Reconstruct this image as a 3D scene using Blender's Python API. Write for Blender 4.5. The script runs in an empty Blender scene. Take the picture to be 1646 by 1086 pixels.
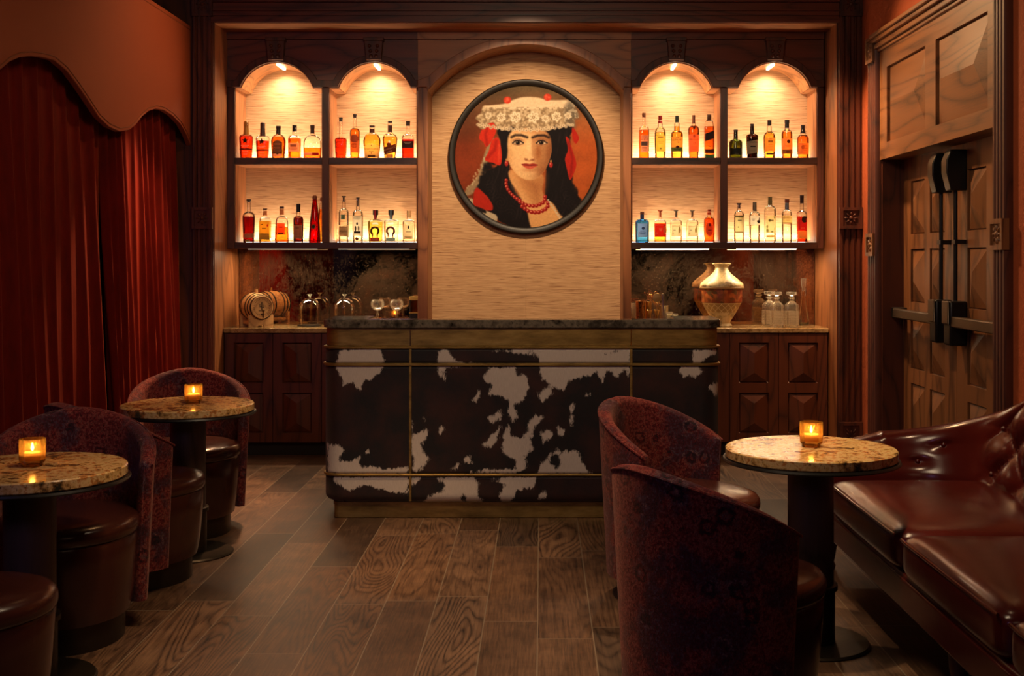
import bpy, bmesh, math, random
import numpy as np
from mathutils import Vector, Matrix, noise as mnoise
random.seed(7)
PI = math.pi
sc = bpy.context.scene
COL = sc.collection
# ------------------------------------------------------------------ camera
F, CX, CY, H = 1900.0, 870.0, 415.0, 1.42          # focal length and vanishing point in photo pixels, eye height
def X(px, Y): return (px - CX) * Y / F
def Z(py, Y): return H - (py - CY) * Y / F
cd = bpy.data.cameras.new('camera'); cam = bpy.data.objects.new('camera', cd); COL.objects.link(cam)
cam.location = (0, 0, H); cam.rotation_euler = (PI / 2, 0, 0)
cd.sensor_fit = 'HORIZONTAL'; cd.sensor_width = 36; cd.lens = F / 1646 * 36
cd.shift_x = (823 - CX) / 1646; cd.shift_y = (CY - 543) / 1646; cd.clip_start = .05
sc.camera = cam
# ------------------------------------------------------------------ colour and world
sc.view_settings.view_transform = 'Standard'; sc.view_settings.look = 'None'
sc.view_settings.exposure = 0.0; sc.view_settings.gamma = 1; sc.view_settings.use_curve_mapping = False
sc.cycles.transparent_max_bounces = 24; sc.cycles.max_bounces = 10
sc.cycles.sample_clamp_indirect = 4.0
world = bpy.data.worlds.new('World'); sc.world = world; world.use_nodes = True
world.node_tree.nodes['Background'].inputs[0].default_value = (.05, .03, .02, 1)
world.node_tree.nodes['Background'].inputs[1].default_value = .3
def lamp(kind, name, loc, power, color, target=None, size=.1, size_y=None, angle=60, blend=.6):
    l = bpy.data.lights.new(name, kind); l.energy = power; l.color = color
    o = bpy.data.objects.new(name, l); COL.objects.link(o); o.location = loc
    if kind == 'SPOT': l.spot_size = math.radians(angle); l.spot_blend = blend; l.shadow_soft_size = size
    if kind == 'POINT': l.shadow_soft_size = size
    if kind == 'AREA':
        l.size = size
        if size_y: l.shape = 'RECTANGLE'; l.size_y = size_y
    if target is not None:
        o.rotation_euler = (Vector(target) - Vector(loc)).to_track_quat('-Z', 'Y').to_euler()
    return o
WARM = (1, .62, .30); AMB = (1, .50, .20)
# ceiling downlights of the room; the area fills at the end are added, unseen sources
lamp('SPOT', 'portrait_spot', (-.11, 6.9, 3.33), 330, (1, .70, .42), (-.11, 8.9, 1.92), .06, angle=50, blend=.55)
lamp('SPOT', 'table_spot', (.95, 4.05, 3.3), 185, (1, .70, .40), (1.02, 4.42, .7), .04, angle=24, blend=.8)
lamp('SPOT', 'aisle_spot', (-.80, 5.2, 3.3), 330, (1, .62, .34), (-.72, 5.7, 0), .06, angle=37, blend=1)
lamp('SPOT', 'aisle_front_spot', (-.55, 3.6, 3.3), 210, (1, .62, .34), (-.45, 4.0, 0), .08, angle=56, blend=1)
lamp('SPOT', 'aisle_rear_spot', (-1.15, 7.3, 3.3), 70, WARM, (-1.15, 7.5, 0), .06, angle=40, blend=1)
lamp('SPOT', 'door_spot', (.9, 7.75, 3.3), 185, (1, .54, .24), (2.35, 6.6, 2.0), .06, angle=75, blend=1)
lamp('SPOT', 'curtain_spot', (-1.55, 7.5, 3.3), 180, (1, .48, .22), (-2.46, 7.62, 1.0), .04, angle=36, blend=.6)
lamp('SPOT', 'plaster_wash_spot', (1.60, 7.75, 3.3), 330, (1, .56, .28), (2.24, 8.1, 1.4), .05, angle=60, blend=1)
for sx, ax in ((-1.55, -1.58), (1.30, 1.34)): lamp('SPOT', 'shelf_spot', (sx, 6.5, 3.33), 55, (1, .70, .42), (ax, 8.75, 1.85), .05, angle=40, blend=.6)
lamp('SPOT', 'sofa_spot', (1.30, 4.9, 3.3), 80, (1, .66, .38), (1.75, 4.6, .5), .06, angle=56, blend=1)
lamp('SPOT', 'chair_spot', (.60, 6.0, 3.3), 170, (1, .60, .32), (.6, 4.85, .6), .05, angle=32, blend=1)
lamp('SPOT', 'valance_spot', (-1.2, 7.6, 3.3), 52, (1, .46, .18), (-2.45, 7.3, 2.5), .06, angle=95, blend=1)
lamp('SPOT', 'curtain_graze_spot', (-1.70, 8.0, 3.25), 520, (1, .50, .24), (-2.45, 6.85, .55), .04, angle=45, blend=.5)
lamp('SPOT', 'left_seat_spot', (-1.0, 5.7, 3.3), 20, AMB, (-1.6, 5.2, .4), .06, angle=66, blend=1)
lamp('AREA', 'bar_fill', (-.1, 3.8, 3.3), 46, (1, .74, .48), (-.1, 6.4, .6), 1.0)
lamp('AREA', 'left_cool_fill', (-2.2, .6, 2.4), 9, (.5, .38, 1), (-2.0, 4.0, .7), .6)
lamp('AREA', 'room_fill', (.3, .3, 3.2), 5, (1, .62, .38), (0, 6, .6), 1.6)

# ------------------------------------------------------------------ mesh helpers
class MB:
    def __init__(s): s.v = []; s.f = []
    def add(s, vs, fs):
        n = len(s.v); s.v += [tuple(p) for p in vs]; s.f += [tuple(i + n for i in f) for f in fs]; return s
    def box(s, x0, x1, y0, y1, z0, z1):
        if x0 > x1: x0, x1 = x1, x0
        if y0 > y1: y0, y1 = y1, y0
        if z0 > z1: z0, z1 = z1, z0
        return s.add([(x0,y0,z0),(x1,y0,z0),(x1,y1,z0),(x0,y1,z0),(x0,y0,z1),(x1,y0,z1),(x1,y1,z1),(x0,y1,z1)],
            [(0,3,2,1),(4,5,6,7),(0,1,5,4),(1,2,6,5),(2,3,7,6),(3,0,4,7)])
    def prism(s, pts, a0, a1, axis='y'):
        m = {'y': lambda p, a: (p[0], a, p[1]), 'x': lambda p, a: (a, p[0], p[1]), 'z': lambda p, a: (p[0], p[1], a)}[axis]
        n = len(pts); vs = [m(p, a0) for p in pts] + [m(p, a1) for p in pts]
        fs = [tuple(range(n)), tuple(range(2*n-1, n-1, -1))] + [(i, i+n, (i+1) % n + n, (i+1) % n) for i in range(n)]
        return s.add(vs, fs)
    def lathe(s, prof, n=32, c=(0,0,0), axis='z', sup=2.0, sy=1.0, ribs=0, ramp=0.0, rib_range=None, a0=0, a1=2*PI, caps=True):
        vs = []; full = abs(a1 - a0 - 2*PI) < 1e-6; m = n if full else n + 1
        for r, z in prof:
            for k in range(m):
                t = a0 + (a1 - a0) * k / n
                ca, sa = math.cos(t), math.sin(t); rr = r
                if sup != 2.0: rr = r / ((abs(ca) ** sup + abs(sa) ** sup) ** (1 / sup))
                if ribs and (rib_range is None or rib_range[0] <= z <= rib_range[1]): rr *= 1 + ramp * math.cos(ribs * t)
                p = (rr * ca, rr * sa * sy, z)
                if axis == 'y': p = (p[0], -p[2], p[1])
                elif axis == 'x': p = (p[2], p[0], p[1])
                vs.append((p[0]+c[0], p[1]+c[1], p[2]+c[2]))
        fs = []
        for i in range(len(prof) - 1):
            for k in range(n):
                k2 = (k + 1) % m
                fs.append((i*m+k, i*m+k2, (i+1)*m+k2, (i+1)*m+k))
        if full and caps:
            if prof[0][0] > 1e-6: fs.append(tuple(range(m-1, -1, -1)))
            if prof[-1][0] > 1e-6: fs.append(tuple((len(prof)-1)*m + k for k in range(m)))
        return s.add(vs, fs)
    def tube(s, pts, r, n=8, closed=False):
        pts = [Vector(p) for p in pts]; N = len(pts); vs = []
        up = Vector((0.123, .321, .94)).normalized(); prev = None
        for i, p in enumerate(pts):
            a = pts[(i-1) % N] if (closed or i) else p; b = pts[(i+1) % N] if (closed or i < N-1) else p
            t = (b - a).normalized()
            nrm = (prev - t * prev.dot(t)) if prev is not None else t.cross(up)
            if nrm.length < 1e-6: nrm = t.orthogonal()
            nrm.normalize(); bn = t.cross(nrm); prev = nrm
            rr = r[i] if isinstance(r, (list, tuple)) else r
            for k in range(n):
                q = 2*PI*k/n; vs.append(p + (nrm*math.cos(q) + bn*math.sin(q)) * rr)
        fs = []
        for i in range(N if closed else N-1):
            j = (i+1) % N
            for k in range(n): fs.append((i*n+k, i*n+(k+1) % n, j*n+(k+1) % n, j*n+k))
        if not closed: fs += [tuple(range(n-1, -1, -1)), tuple((N-1)*n+k for k in range(n))]
        return s.add(vs, fs)
    def grid(s, fn, nu, nv, close_u=False):
        vs = [fn(i/nu, j/nv) for i in range(nu if close_u else nu+1) for j in range(nv+1)]
        M = nu if close_u else nu+1; fs = []
        for i in range(nu):
            i2 = (i+1) % M
            for j in range(nv): fs.append((i*(nv+1)+j, i2*(nv+1)+j, i2*(nv+1)+j+1, i*(nv+1)+j+1))
        return s.add(vs, fs)
    def sphere(s, c, r, n=16, m=10, sz=1.0):
        return s.lathe([(max(r*math.sin(PI*i/m), 0 if i in (0, m) else 1e-4), -r*sz*math.cos(PI*i/m)) for i in range(m+1)], n, c)
    def pyramid_panel(s, o, u, w, n, cham, top, lip=.012, ridge=None):
        """raised field panel: rectangle origin o, sides u and w, outward n; slopes rise to a ridge"""
        o, u, w, n = Vector(o), Vector(u), Vector(w), Vector(n)
        lu, lw = u.length, w.length; eu, ew = u/lu, w/lw
        a = [o, o+u, o+u+w, o+w]
        b = [o+eu*lip+ew*lip, o+u-eu*lip+ew*lip, o+u+w-eu*lip-ew*lip, o+w+eu*lip-ew*lip]
        bl = [p - n*.008 for p in b]; b2 = [p + n*cham for p in b]
        if lw >= lu:
            k = min(lu/2, lw/2*.98) if ridge is None else ridge
            r = [o+u*.5+ew*k+n*top, o+u*.5+w-ew*k+n*top]
            top_f = [(8,9,12),(10,11,13),(9,10,13,12),(11,8,12,13)]
        else:
            k = lw/2 if ridge is None else ridge
            r = [o+w*.5+eu*k+n*top, o+w*.5+u-eu*k+n*top]
            top_f = [(8,9,13,12),(9,10,13),(10,11,12,13),(11,8,12)]
        vs = a + bl + b2 + r
        fs = [(i, (i+1)%4, (i+1)%4+4, i+4) for i in range(4)] + [(i+4, (i+1)%4+4, (i+1)%4+8, i+8) for i in range(4)] + top_f
        return s.add(vs, fs)
    def build(s, name, mat, parent=None, local=False, bevel=0, angle=35, mods=None):
        me = bpy.data.meshes.new(name)
        v = s.v
        if parent is not None and not local:
            L = parent.matrix_basis.translation if parent.parent is None else parent.parent.matrix_basis.translation
            v = [(p[0]-L[0], p[1]-L[1], p[2]-L[2]) for p in v]
        me.from_pydata(v, [], s.f); me.validate(); me.update()
        bm = bmesh.new(); bm.from_mesh(me); bmesh.ops.recalc_face_normals(bm, faces=bm.faces); bm.to_mesh(me); bm.free()
        me.polygons.foreach_set('use_smooth', [True]*len(me.polygons)); me.set_sharp_from_angle(angle=math.radians(angle))
        me.materials.append(mat)
        o = bpy.data.objects.new(name, me); COL.objects.link(o)
        if parent is not None: o.parent = parent
        if bevel:
            b = o.modifiers.new('Bevel', 'BEVEL'); b.width = bevel; b.segments = 2; b.limit_method = 'ANGLE'
        return o
def tag(o, label=None, cat=None, group=None, kind=None):
    if label: o['label'] = label
    if cat: o['category'] = cat
    if group: o['group'] = group
    if kind: o['kind'] = kind
    return o
def thing(name, label, cat, loc=(0,0,0), rz=0, group=None):
    o = bpy.data.objects.new(name, None); COL.objects.link(o); o.empty_display_size = .1
    o.location = loc; o.rotation_euler = (0, 0, rz)
    return tag(o, label, cat, group)
def struct(name, mb, mat, bevel=0, label=None, parent=None, angle=35):
    return tag(mb.build(name, mat, parent, bevel=bevel, angle=angle), label, None, None, 'structure')
def copy_tree(o, parent=None):
    c = o.copy(); COL.objects.link(c)
    if parent is not None: c.parent = parent
    for ch in [k for k in o.children]: copy_tree(ch, c)
    return c

# ------------------------------------------------------------------ material helpers
def srgb(r, g=None, b=None):
    if g is None: r, g, b = r
    f = lambda c: (c/255/12.92) if c/255 <= .04045 else ((c/255+.055)/1.055)**2.4
    return (f(r), f(g), f(b), 1)
class NT:
    def __init__(s, name):
        s.m = bpy.data.materials.new(name); s.m.use_nodes = True; s.t = s.m.node_tree
        s.b = s.t.nodes['Principled BSDF']; s.out = s.t.nodes['Material Output']
    def n(s, typ, props=None, **inp):
        nd = s.t.nodes.new(typ)
        for k, v in (props or {}).items(): setattr(nd, k, v)
        for k, v in inp.items(): s.set(nd, k, v)
        return nd
    def set(s, nd, k, v):
        if isinstance(k, str) and k.startswith('i') and k[1:].isdigit(): sock = nd.inputs[int(k[1:])]
        else: sock = nd.inputs[k.replace('_', ' ')]
        if isinstance(v, bpy.types.NodeSocket): s.t.links.new(v, sock)
        elif isinstance(v, bpy.types.Node): s.t.links.new(v.outputs[0], sock)
        else: sock.default_value = v
    def P(s, **kw):
        for k, v in kw.items(): s.set(s.b, k, v)
        return s
    def coord(s, scale=(1,1,1), kind='Object', rot=(0,0,0), loc=(0,0,0)):
        tc = s.n('ShaderNodeTexCoord'); mp = s.n('ShaderNodeMapping')
        s.t.links.new(tc.outputs[kind], mp.inputs[0]); mp.inputs['Scale'].default_value = scale
        mp.inputs['Rotation'].default_value = rot; mp.inputs['Location'].default_value = loc
        return mp.outputs[0]
    def noise(s, vec, scale=5, detail=4, rough=.55, dist=0):
        return s.n('ShaderNodeTexNoise', Vector=vec, Scale=scale, Detail=detail, Roughness=rough, Distortion=dist).outputs[0]
    def ramp(s, fac, stops, interp='LINEAR'):
        r = s.n('ShaderNodeValToRGB', Fac=fac); e = r.color_ramp.elements; r.color_ramp.interpolation = interp
        while len(e) < len(stops): e.new(.5)
        for el, (p, c) in zip(e, stops): el.position = p; el.color = c if len(c) == 4 else (*c, 1)
        return r.outputs[0]
    def math(s, op, a, b=0, c=0): return s.n('ShaderNodeMath', {'operation': op}, i0=a, i1=b, i2=c).outputs[0]
    def mix(s, f, a, b, mode='MIX'):
        nd = s.t.nodes.new('ShaderNodeMix'); nd.data_type = 'RGBA'; nd.blend_type = mode
        for i, v in ((0, f), (6, a), (7, b)):
            if isinstance(v, bpy.types.NodeSocket): s.t.links.new(v, nd.inputs[i])
            else: nd.inputs[i].default_value = v
        return nd.outputs[2]
    def bump(s, h, strength=.3, dist=.01):
        s.set(s.b, 'Normal', s.n('ShaderNodeBump', Height=h, Strength=strength, Distance=dist).outputs[0])
def g(v): return (v, v, v, 1)

def wood(name, dark, light, axis='z', rough=.42, rings=14, kind='Object', coat=0.0):
    t = NT(name); k = {'x': (.16, 1, 1), 'y': (1, .16, 1), 'z': (1, 1, .16)}[axis]
    f = {'x': (.03, 1, 1), 'y': (1, .03, 1), 'z': (1, 1, .03)}[axis]
    low = t.noise(t.coord(k, kind), 2.6, 2, .5, .25)
    ring = t.math('ABSOLUTE', t.math('SINE', t.math('MULTIPLY', low, rings*PI)))
    ring = t.math('POWER', ring, .6)
    fine = t.noise(t.coord(f, kind), 140, 5, .7)
    big = t.noise(t.coord(k, kind), 1.3, 2)
    v = t.math('ADD', t.math('MULTIPLY', ring, .38), t.math('MULTIPLY', fine, .62))
    v = t.math('ADD', v, t.math('MULTIPLY', t.math('SUBTRACT', big, .5), .35))
    c = t.ramp(v, [(.22, dark), (.62, light), (.95, tuple(min(1, q*1.25) for q in light[:3]))])
    t.P(Base_Color=c, Roughness=t.math('ADD', t.math('MULTIPLY', fine, .2), rough-.1)); t.bump(v, .12, .003)
    t.b.inputs['Coat Weight'].default_value = coat
    return t.m
def plain(name, col, rough=.5, metal=0, spec=.5, **kw):
    t = NT(name); t.P(Base_Color=col, Roughness=rough, Metallic=metal); t.b.inputs['Specular IOR Level'].default_value = spec
    for k, v in kw.items(): t.set(t.b, k, v)
    n = t.noise(t.coord(), 60, 4); t.set(t.b, 'Roughness', t.math('ADD', t.math('MULTIPLY', n, .12), max(rough-.06, .02)))
    return t.m
def emis(name, col, strength):
    t = NT(name); t.P(Base_Color=(0, 0, 0, 1), Emission_Color=col, Emission_Strength=strength); return t.m
MATS = {}
def paper(col):
    key = ('p', tuple(col))
    if key not in MATS:
        t = NT('label_paper'); n = t.noise(t.coord(), 400, 2)
        c = t.mix(t.math('MULTIPLY', n, .25), srgb(col), srgb([q*.8 for q in col]))
        t.P(Base_Color=c, Roughness=.6)
        tr = t.n('ShaderNodeBsdfTranslucent', Color=c); mx = t.n('ShaderNodeMixShader', i0=.6, i1=t.b.outputs[0], i2=tr)
        t.t.links.new(mx.outputs[0], t.out.inputs[0]); MATS[key] = t.m
    return MATS[key]
def clear(name, col, edge, gloss=.35, rough=.03, haze=0.0):
    """thin clear glass or liquid: tinted see-through, darker and shinier towards grazing edges"""
    key = (name, tuple(col), tuple(edge))
    if key in MATS: return MATS[key]
    t = NT(name); lw = t.n('ShaderNodeLayerWeight', Blend=.35)
    tint = t.mix(t.math('POWER', lw.outputs['Facing'], 2.2), (*col, 1), (*edge, 1))
    a = t.n('ShaderNodeBsdfTransparent', Color=tint); b = t.n('ShaderNodeBsdfGlossy', Color=(1, 1, 1, 1), Roughness=rough)
    fr = t.n('ShaderNodeFresnel', IOR=1.45)
    mx = t.n('ShaderNodeMixShader', i0=t.math('MULTIPLY', fr.outputs[0], gloss), i1=a, i2=b)
    if haze:
        df = t.n('ShaderNodeBsdfDiffuse', Color=(.95, .86, .68, 1)); tl = t.n('ShaderNodeBsdfTranslucent', Color=(.95, .86, .68, 1))
        mx = t.n('ShaderNodeMixShader', i0=haze, i1=mx.outputs[0], i2=t.n('ShaderNodeMixShader', i0=.5, i1=df, i2=tl).outputs[0])
    t.t.links.new(mx.outputs[0], t.out.inputs[0]); MATS[key] = t.m
    return t.m
def leather(name, col, rough=.28, wr=.15):
    t = NT(name); v = t.n('ShaderNodeTexVoronoi', Vector=t.coord(), Scale=260).outputs[0]
    n = t.noise(t.coord(), 9, 5); fine = t.noise(t.coord((1, 1, 1)), 24, 6, .6, .6)
    c = t.mix(n, col, tuple(q*.62 for q in col[:3]) + (1,))
    t.P(Base_Color=c, Roughness=t.math('ADD', t.math('MULTIPLY', fine, .14), rough-.07))
    t.b.inputs['Coat Weight'].default_value = .12; t.b.inputs['Coat Roughness'].default_value = .2
    t.bump(t.math('ADD', t.math('MULTIPLY', v, .25), t.math('MULTIPLY', fine, 1.0)), wr, .006)
    return t.m
def stone(name, stops, scale=7, rough=.12, sx=(1,1,1)):
    t = NT(name); co = t.coord(sx)
    a = t.noise(co, scale, 8, .68, .8); b = t.noise(t.coord(sx, loc=(5,3,1)), scale*3.2, 6, .7, .5)
    v = t.n('ShaderNodeTexVoronoi', Vector=co, Scale=scale*6).outputs[0]
    f = t.math('ADD', t.math('MULTIPLY', a, .62), t.math('ADD', t.math('MULTIPLY', b, .34), t.math('MULTIPLY', v, .10)))
    c = t.ramp(f, stops)
    sp = t.ramp(t.noise(co, scale*14, 3, .6), [(.60, g(1)), (.70, g(.25))])
    c = t.mix(1.0, c, sp, 'MULTIPLY'); t.P(Base_Color=c, Roughness=rough); t.b.inputs['Specular IOR Level'].default_value = .35
    return t.m
W_DARK = wood('dark_walnut', srgb(36, 15, 9), srgb(82, 38, 20), rough=.5)
W_DARKX = wood('dark_walnut_across', srgb(44, 18, 11), srgb(100, 46, 26), 'x')
W_MID = wood('mid_wood_lit', srgb(94, 52, 28), srgb(158, 99, 58))
W_MIDX = wood('mid_wood_lit_across', srgb(98, 58, 31), srgb(164, 108, 62), 'x')
W_DOOR = wood('door_oak', srgb(60, 37, 23), srgb(124, 82, 49), 'z', rings=10)
W_DOORY = wood('door_oak_across', srgb(64, 40, 24), srgb(132, 88, 52), 'y', rings=10)
W_CAB = wood('cabinet_walnut', srgb(38, 18, 12), srgb(92, 46, 27))
W_SHELF = wood('shelf_walnut', srgb(28, 13, 8), srgb(64, 32, 18), 'x')
W_BEAM = wood('soffit_wood_lit', srgb(110, 64, 34), srgb(176, 116, 68), 'x')
W_BARREL = wood('barrel_oak', srgb(150, 105, 60), srgb(205, 160, 105), 'y', .55)
W_COLUMN = wood('column_wood', srgb(34, 25, 21), srgb(74, 58, 50), 'z')
BLACK = plain('black_metal', (.012, .011, .010, 1), .38, .4)
BRONZE = plain('dark_bronze', (.055, .042, .028, 1), .42, .85)
PLINTH = plain('black_plinth', (.010, .008, .007, 1), .6)
BRASSY = plain('polished_brass', (.75, .48, .20, 1), .22, 1)
STEEL = plain('bar_steel', (.55, .52, .47, 1), .25, 1)
HARD = plain('satin_bronze_hardware', (.16, .12, .085, 1), .36, .9)
def brass():
    t = NT('aged_brass'); n = t.noise(t.coord((1, 1, 4)), 5, 6, .65); n2 = t.noise(t.coord((.3, 1, 6)), 30, 3)
    c = t.ramp(n, [(.3, srgb(120, 96, 50)), (.6, srgb(180, 148, 82)), (.8, srgb(200, 172, 106))])
    t.P(Base_Color=c, Metallic=.8, Roughness=t.math('ADD', t.math('MULTIPLY', n2, .2), .42)); return t.m
BRASS = brass()
def grasscloth():
    t = NT('grasscloth'); a = t.noise(t.coord((3.6, 3.6, 300)), 1, 4, .7, .3); b = t.noise(t.coord((8, 8, 420)), 1, 3, .6)
    d = t.noise(t.coord((6.5, 6.5, 270), loc=(3, 1, 8)), 1, 2, .5)
    v = t.math('ADD', t.math('MULTIPLY', a, .6), t.math('MULTIPLY', b, .4))
    c = t.ramp(v, [(.31, srgb(104, 70, 44)), (.42, srgb(176, 133, 92)), (.58, srgb(204, 163, 118)), (.78, srgb(224, 190, 148))])
    streak = t.ramp(d, [(.56, g(1)), (.66, (.44, .32, .25, 1))])
    c = t.mix(1.0, c, streak, 'MULTIPLY'); t.P(Base_Color=c, Roughness=.75); t.bump(v, .5, .006); return t.m
GRASS = grasscloth()
def antique():
    t = NT('antique_mirror'); co = t.coord()
    n = t.noise(co, 2.2, 8, .75, .8); sp = t.noise(co, 90, 3, .7); n2 = t.noise(t.coord(loc=(4, 2, 7)), 6, 6, .7)
    v = t.math('ADD', t.math('MULTIPLY', n, .72), t.math('MULTIPLY', sp, .28))
    cl = t.ramp(v, [(.46, g(.0)), (.64, g(1))]); fleck = t.ramp(t.noise(t.coord(loc=(1, 8, 2)), 70, 4, .75), [(.60, g(0)), (.70, g(.5))])
    mc = t.ramp(n2, [(.3, srgb(160, 126, 98)), (.7, srgb(198, 166, 134))])
    c = t.mix(cl, mc, srgb(112, 66, 44)); c = t.mix(fleck, c, srgb(140, 108, 68))
    t.P(Base_Color=c, Metallic=t.math('SUBTRACT', t.math('SUBTRACT', 1, t.math('MULTIPLY', cl, .22)), t.math('MULTIPLY', fleck, .6)), Roughness=t.math('ADD', .015, t.math('MULTIPLY', cl, .05)))
    return t.m
MIRROR = antique()
T_STONE = stone('tabletop_marble', [(.40, srgb(52, 52, 36)), (.45, srgb(128, 92, 50)), (.49, srgb(200, 156, 90)), (.54, srgb(222, 190, 130)), (.585, srgb(190, 122, 60)), (.64, srgb(84, 78, 54))], 7, .17)
T_GRAN = stone('dark_granite', [(.36, srgb(24, 21, 19)), (.46, srgb(78, 71, 60)), (.55, srgb(128, 118, 100)), (.68, srgb(44, 38, 32))], 5, .10)
T_COUNTER = stone('counter_granite', [(.34, srgb(70, 56, 38)), (.48, srgb(140, 112, 74)), (.60, srgb(186, 156, 108)), (.72, srgb(96, 76, 50))], 9, .12)
L_SEAT = leather('brown_leather', (.062, .016, .010, 1), .24, .04)
L_SOFA = leather('oxblood_leather', (.098, .010, .007, 1), .22, .06)
def floral():
    t = NT('floral_velvet'); co = t.coord()
    wob = t.n('ShaderNodeTexNoise', Vector=co, Scale=38, Detail=5, Roughness=.7)
    wv = t.n('ShaderNodeVectorMath', {'operation': 'MULTIPLY_ADD'}, i0=wob.outputs[1], i1=(.045, .045, .045), i2=co).outputs[0]
    v1 = t.n('ShaderNodeTexVoronoi', Vector=wv, Scale=9); v2 = t.n('ShaderNodeTexVoronoi', Vector=wv, Scale=34)
    petal = t.math('SINE', t.math('MULTIPLY', v1.outputs[0], 24)); small = t.math('SINE', t.math('MULTIPLY', v2.outputs[0], 13))
    near = t.ramp(v1.outputs[0], [(.25, g(1)), (.42, g(0))])
    f = t.math('ADD', t.math('MULTIPLY', t.math('MULTIPLY', petal, near), .17), t.math('ADD', t.math('MULTIPLY', small, .06), t.noise(co, 95, 6, .9)))
    c = t.ramp(f, [(.22, srgb(22, 20, 30)), (.38, srgb(68, 14, 20)), (.5, srgb(124, 24, 30)), (.58, srgb(160, 90, 76)), (.66, srgb(94, 24, 28)), (.78, srgb(60, 60, 88))])
    pick = t.ramp(t.noise(co, 7, 4, .6), [(.47, g(0)), (.56, g(1))])
    c2 = t.ramp(f, [(.22, srgb(20, 14, 18)), (.38, srgb(34, 32, 46)), (.50, srgb(92, 22, 28)), (.60, srgb(64, 58, 78)), (.74, srgb(160, 108, 92))])
    c = t.mix(pick, c, c2); worn = t.noise(t.coord((1, 1, .5)), 210, 3, .8)
    c = t.mix(t.ramp(worn, [(.40, g(.6)), (.58, g(0))]), c, (.014, .006, .006, 1))
    t.P(Base_Color=c, Roughness=.85); t.b.inputs['Sheen Weight'].default_value = .22; t.b.inputs['Sheen Tint'].default_value = (1, .5, .38, 1)
    t.b.inputs['Specular IOR Level'].default_value = .2; t.bump(worn, .5, .004); return t.m
FABRIC = floral()
def velvet():
    t = NT('red_velvet'); n = t.noise(t.coord((1, 1, .25)), 30, 4, .6)
    c = t.mix(n, srgb(116, 24, 11), srgb(70, 11, 7)); t.P(Base_Color=c, Roughness=.8)
    t.b.inputs['Sheen Weight'].default_value = .3; t.b.inputs['Sheen Roughness'].default_value = .3
    t.b.inputs['Sheen Tint'].default_value = (1, .30, .10, 1); t.b.inputs['Specular IOR Level'].default_value = .1; return t.m
VELVET = velvet()
def plaster(name, a, b, bump=.35):
    t = NT(name); n = t.noise(t.coord(), 3, 6, .6, .4); m = t.noise(t.coord(), 22, 6, .65)
    t.P(Base_Color=t.mix(n, a, b), Roughness=.8); t.bump(m, bump, .02); return t.m
ORANGE = plaster('orange_plaster', srgb(186, 92, 44), srgb(160, 72, 32), .5)
DARKWALL = plaster('dark_plaster', srgb(44, 26, 20), srgb(32, 18, 14), .1)
VAL = plaster('terracotta_cloth', srgb(142, 68, 34), srgb(132, 60, 29), .02)
def floor_mat():
    t = NT('plank_floor'); co = t.n('ShaderNodeTexCoord').outputs['Object']
    sp = t.n('ShaderNodeSeparateXYZ', Vector=co)
    u = sp.outputs[1]; v = t.math('ADD', sp.outputs[0], .0145+.2095*30)
    row = t.math('FLOOR', t.math('DIVIDE', v, .2095))
    off = t.math('MULTIPLY', t.n('ShaderNodeTexWhiteNoise', {'noise_dimensions': '1D'}, W=row).outputs[0], 1.2)
    u2 = t.math('ADD', u, off); colm = t.math('FLOOR', t.math('DIVIDE', t.math('ADD', u2, 20), 1.2))
    cid = t.n('ShaderNodeCombineXYZ', X=row, Y=colm)
    rnd = t.n('ShaderNodeTexWhiteNoise', {'noise_dimensions': '3D'}, Vector=cid)
    fu = t.math('MULTIPLY', t.math('FRACT', t.math('DIVIDE', t.math('ADD', u2, 20), 1.2)), 1.2)
    fv = t.math('MULTIPLY', t.math('FRACT', t.math('DIVIDE', v, .2095)), .2095)
    du = t.math('MINIMUM', fu, t.math('SUBTRACT', 1.2, fu)); dv = t.math('MINIMUM', fv, t.math('SUBTRACT', .2095, fv))
    grout = t.math('LESS_THAN', t.math('MINIMUM', du, dv), .0022)
    sh = t.n('ShaderNodeVectorMath', {'operation': 'MULTIPLY_ADD'}, i0=rnd.outputs[1], i1=(7, 7, 7), i2=co).outputs[0]
    mp = t.n('ShaderNodeMapping', Vector=sh); mp.inputs['Scale'].default_value = (1, .13, 1)
    low = t.noise(mp.outputs[0], 3.6, 2, .5, .3)
    ring = t.math('POWER', t.math('ABSOLUTE', t.math('SINE', t.math('MULTIPLY', low, 105))), .7)
    mp2 = t.n('ShaderNodeMapping', Vector=sh); mp2.inputs['Scale'].default_value = (1, .04, 1)
    fine = t.noise(mp2.outputs[0], 150, 4, .7); blot = t.noise(sh, 5, 5, .65)
    rw = t.math('MULTIPLY', t.math('POWER', t.n('ShaderNodeSeparateColor', Color=rnd.outputs[1]).outputs[2], 2.0), .28)
    f = t.math('ADD', t.math('MULTIPLY', t.math('SUBTRACT', ring, .6), rw), t.math('ADD', t.math('MULTIPLY', fine, .56), t.math('MULTIPLY', blot, .44)))
    c = t.ramp(f, [(.30, srgb(40, 29, 22)), (.48, srgb(94, 70, 52)), (.68, srgb(136, 106, 80))])
    tone = t.ramp(rnd.outputs[0], [(0, g(.42)), (.35, (.70, .60, .53, 1)), (.7, g(.92)), (1, (1.0, .92, .82, 1))])
    c = t.mix(1.0, c, tone, 'MULTIPLY'); c = t.mix(grout, c, srgb(128, 112, 92))
    t.P(Base_Color=c, Roughness=t.math('ADD', .30, t.math('MULTIPLY', f, .25)))
    t.bump(t.math('SUBTRACT', f, t.math('MULTIPLY', grout, 1.0)), .15, .004); return t.m
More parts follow.
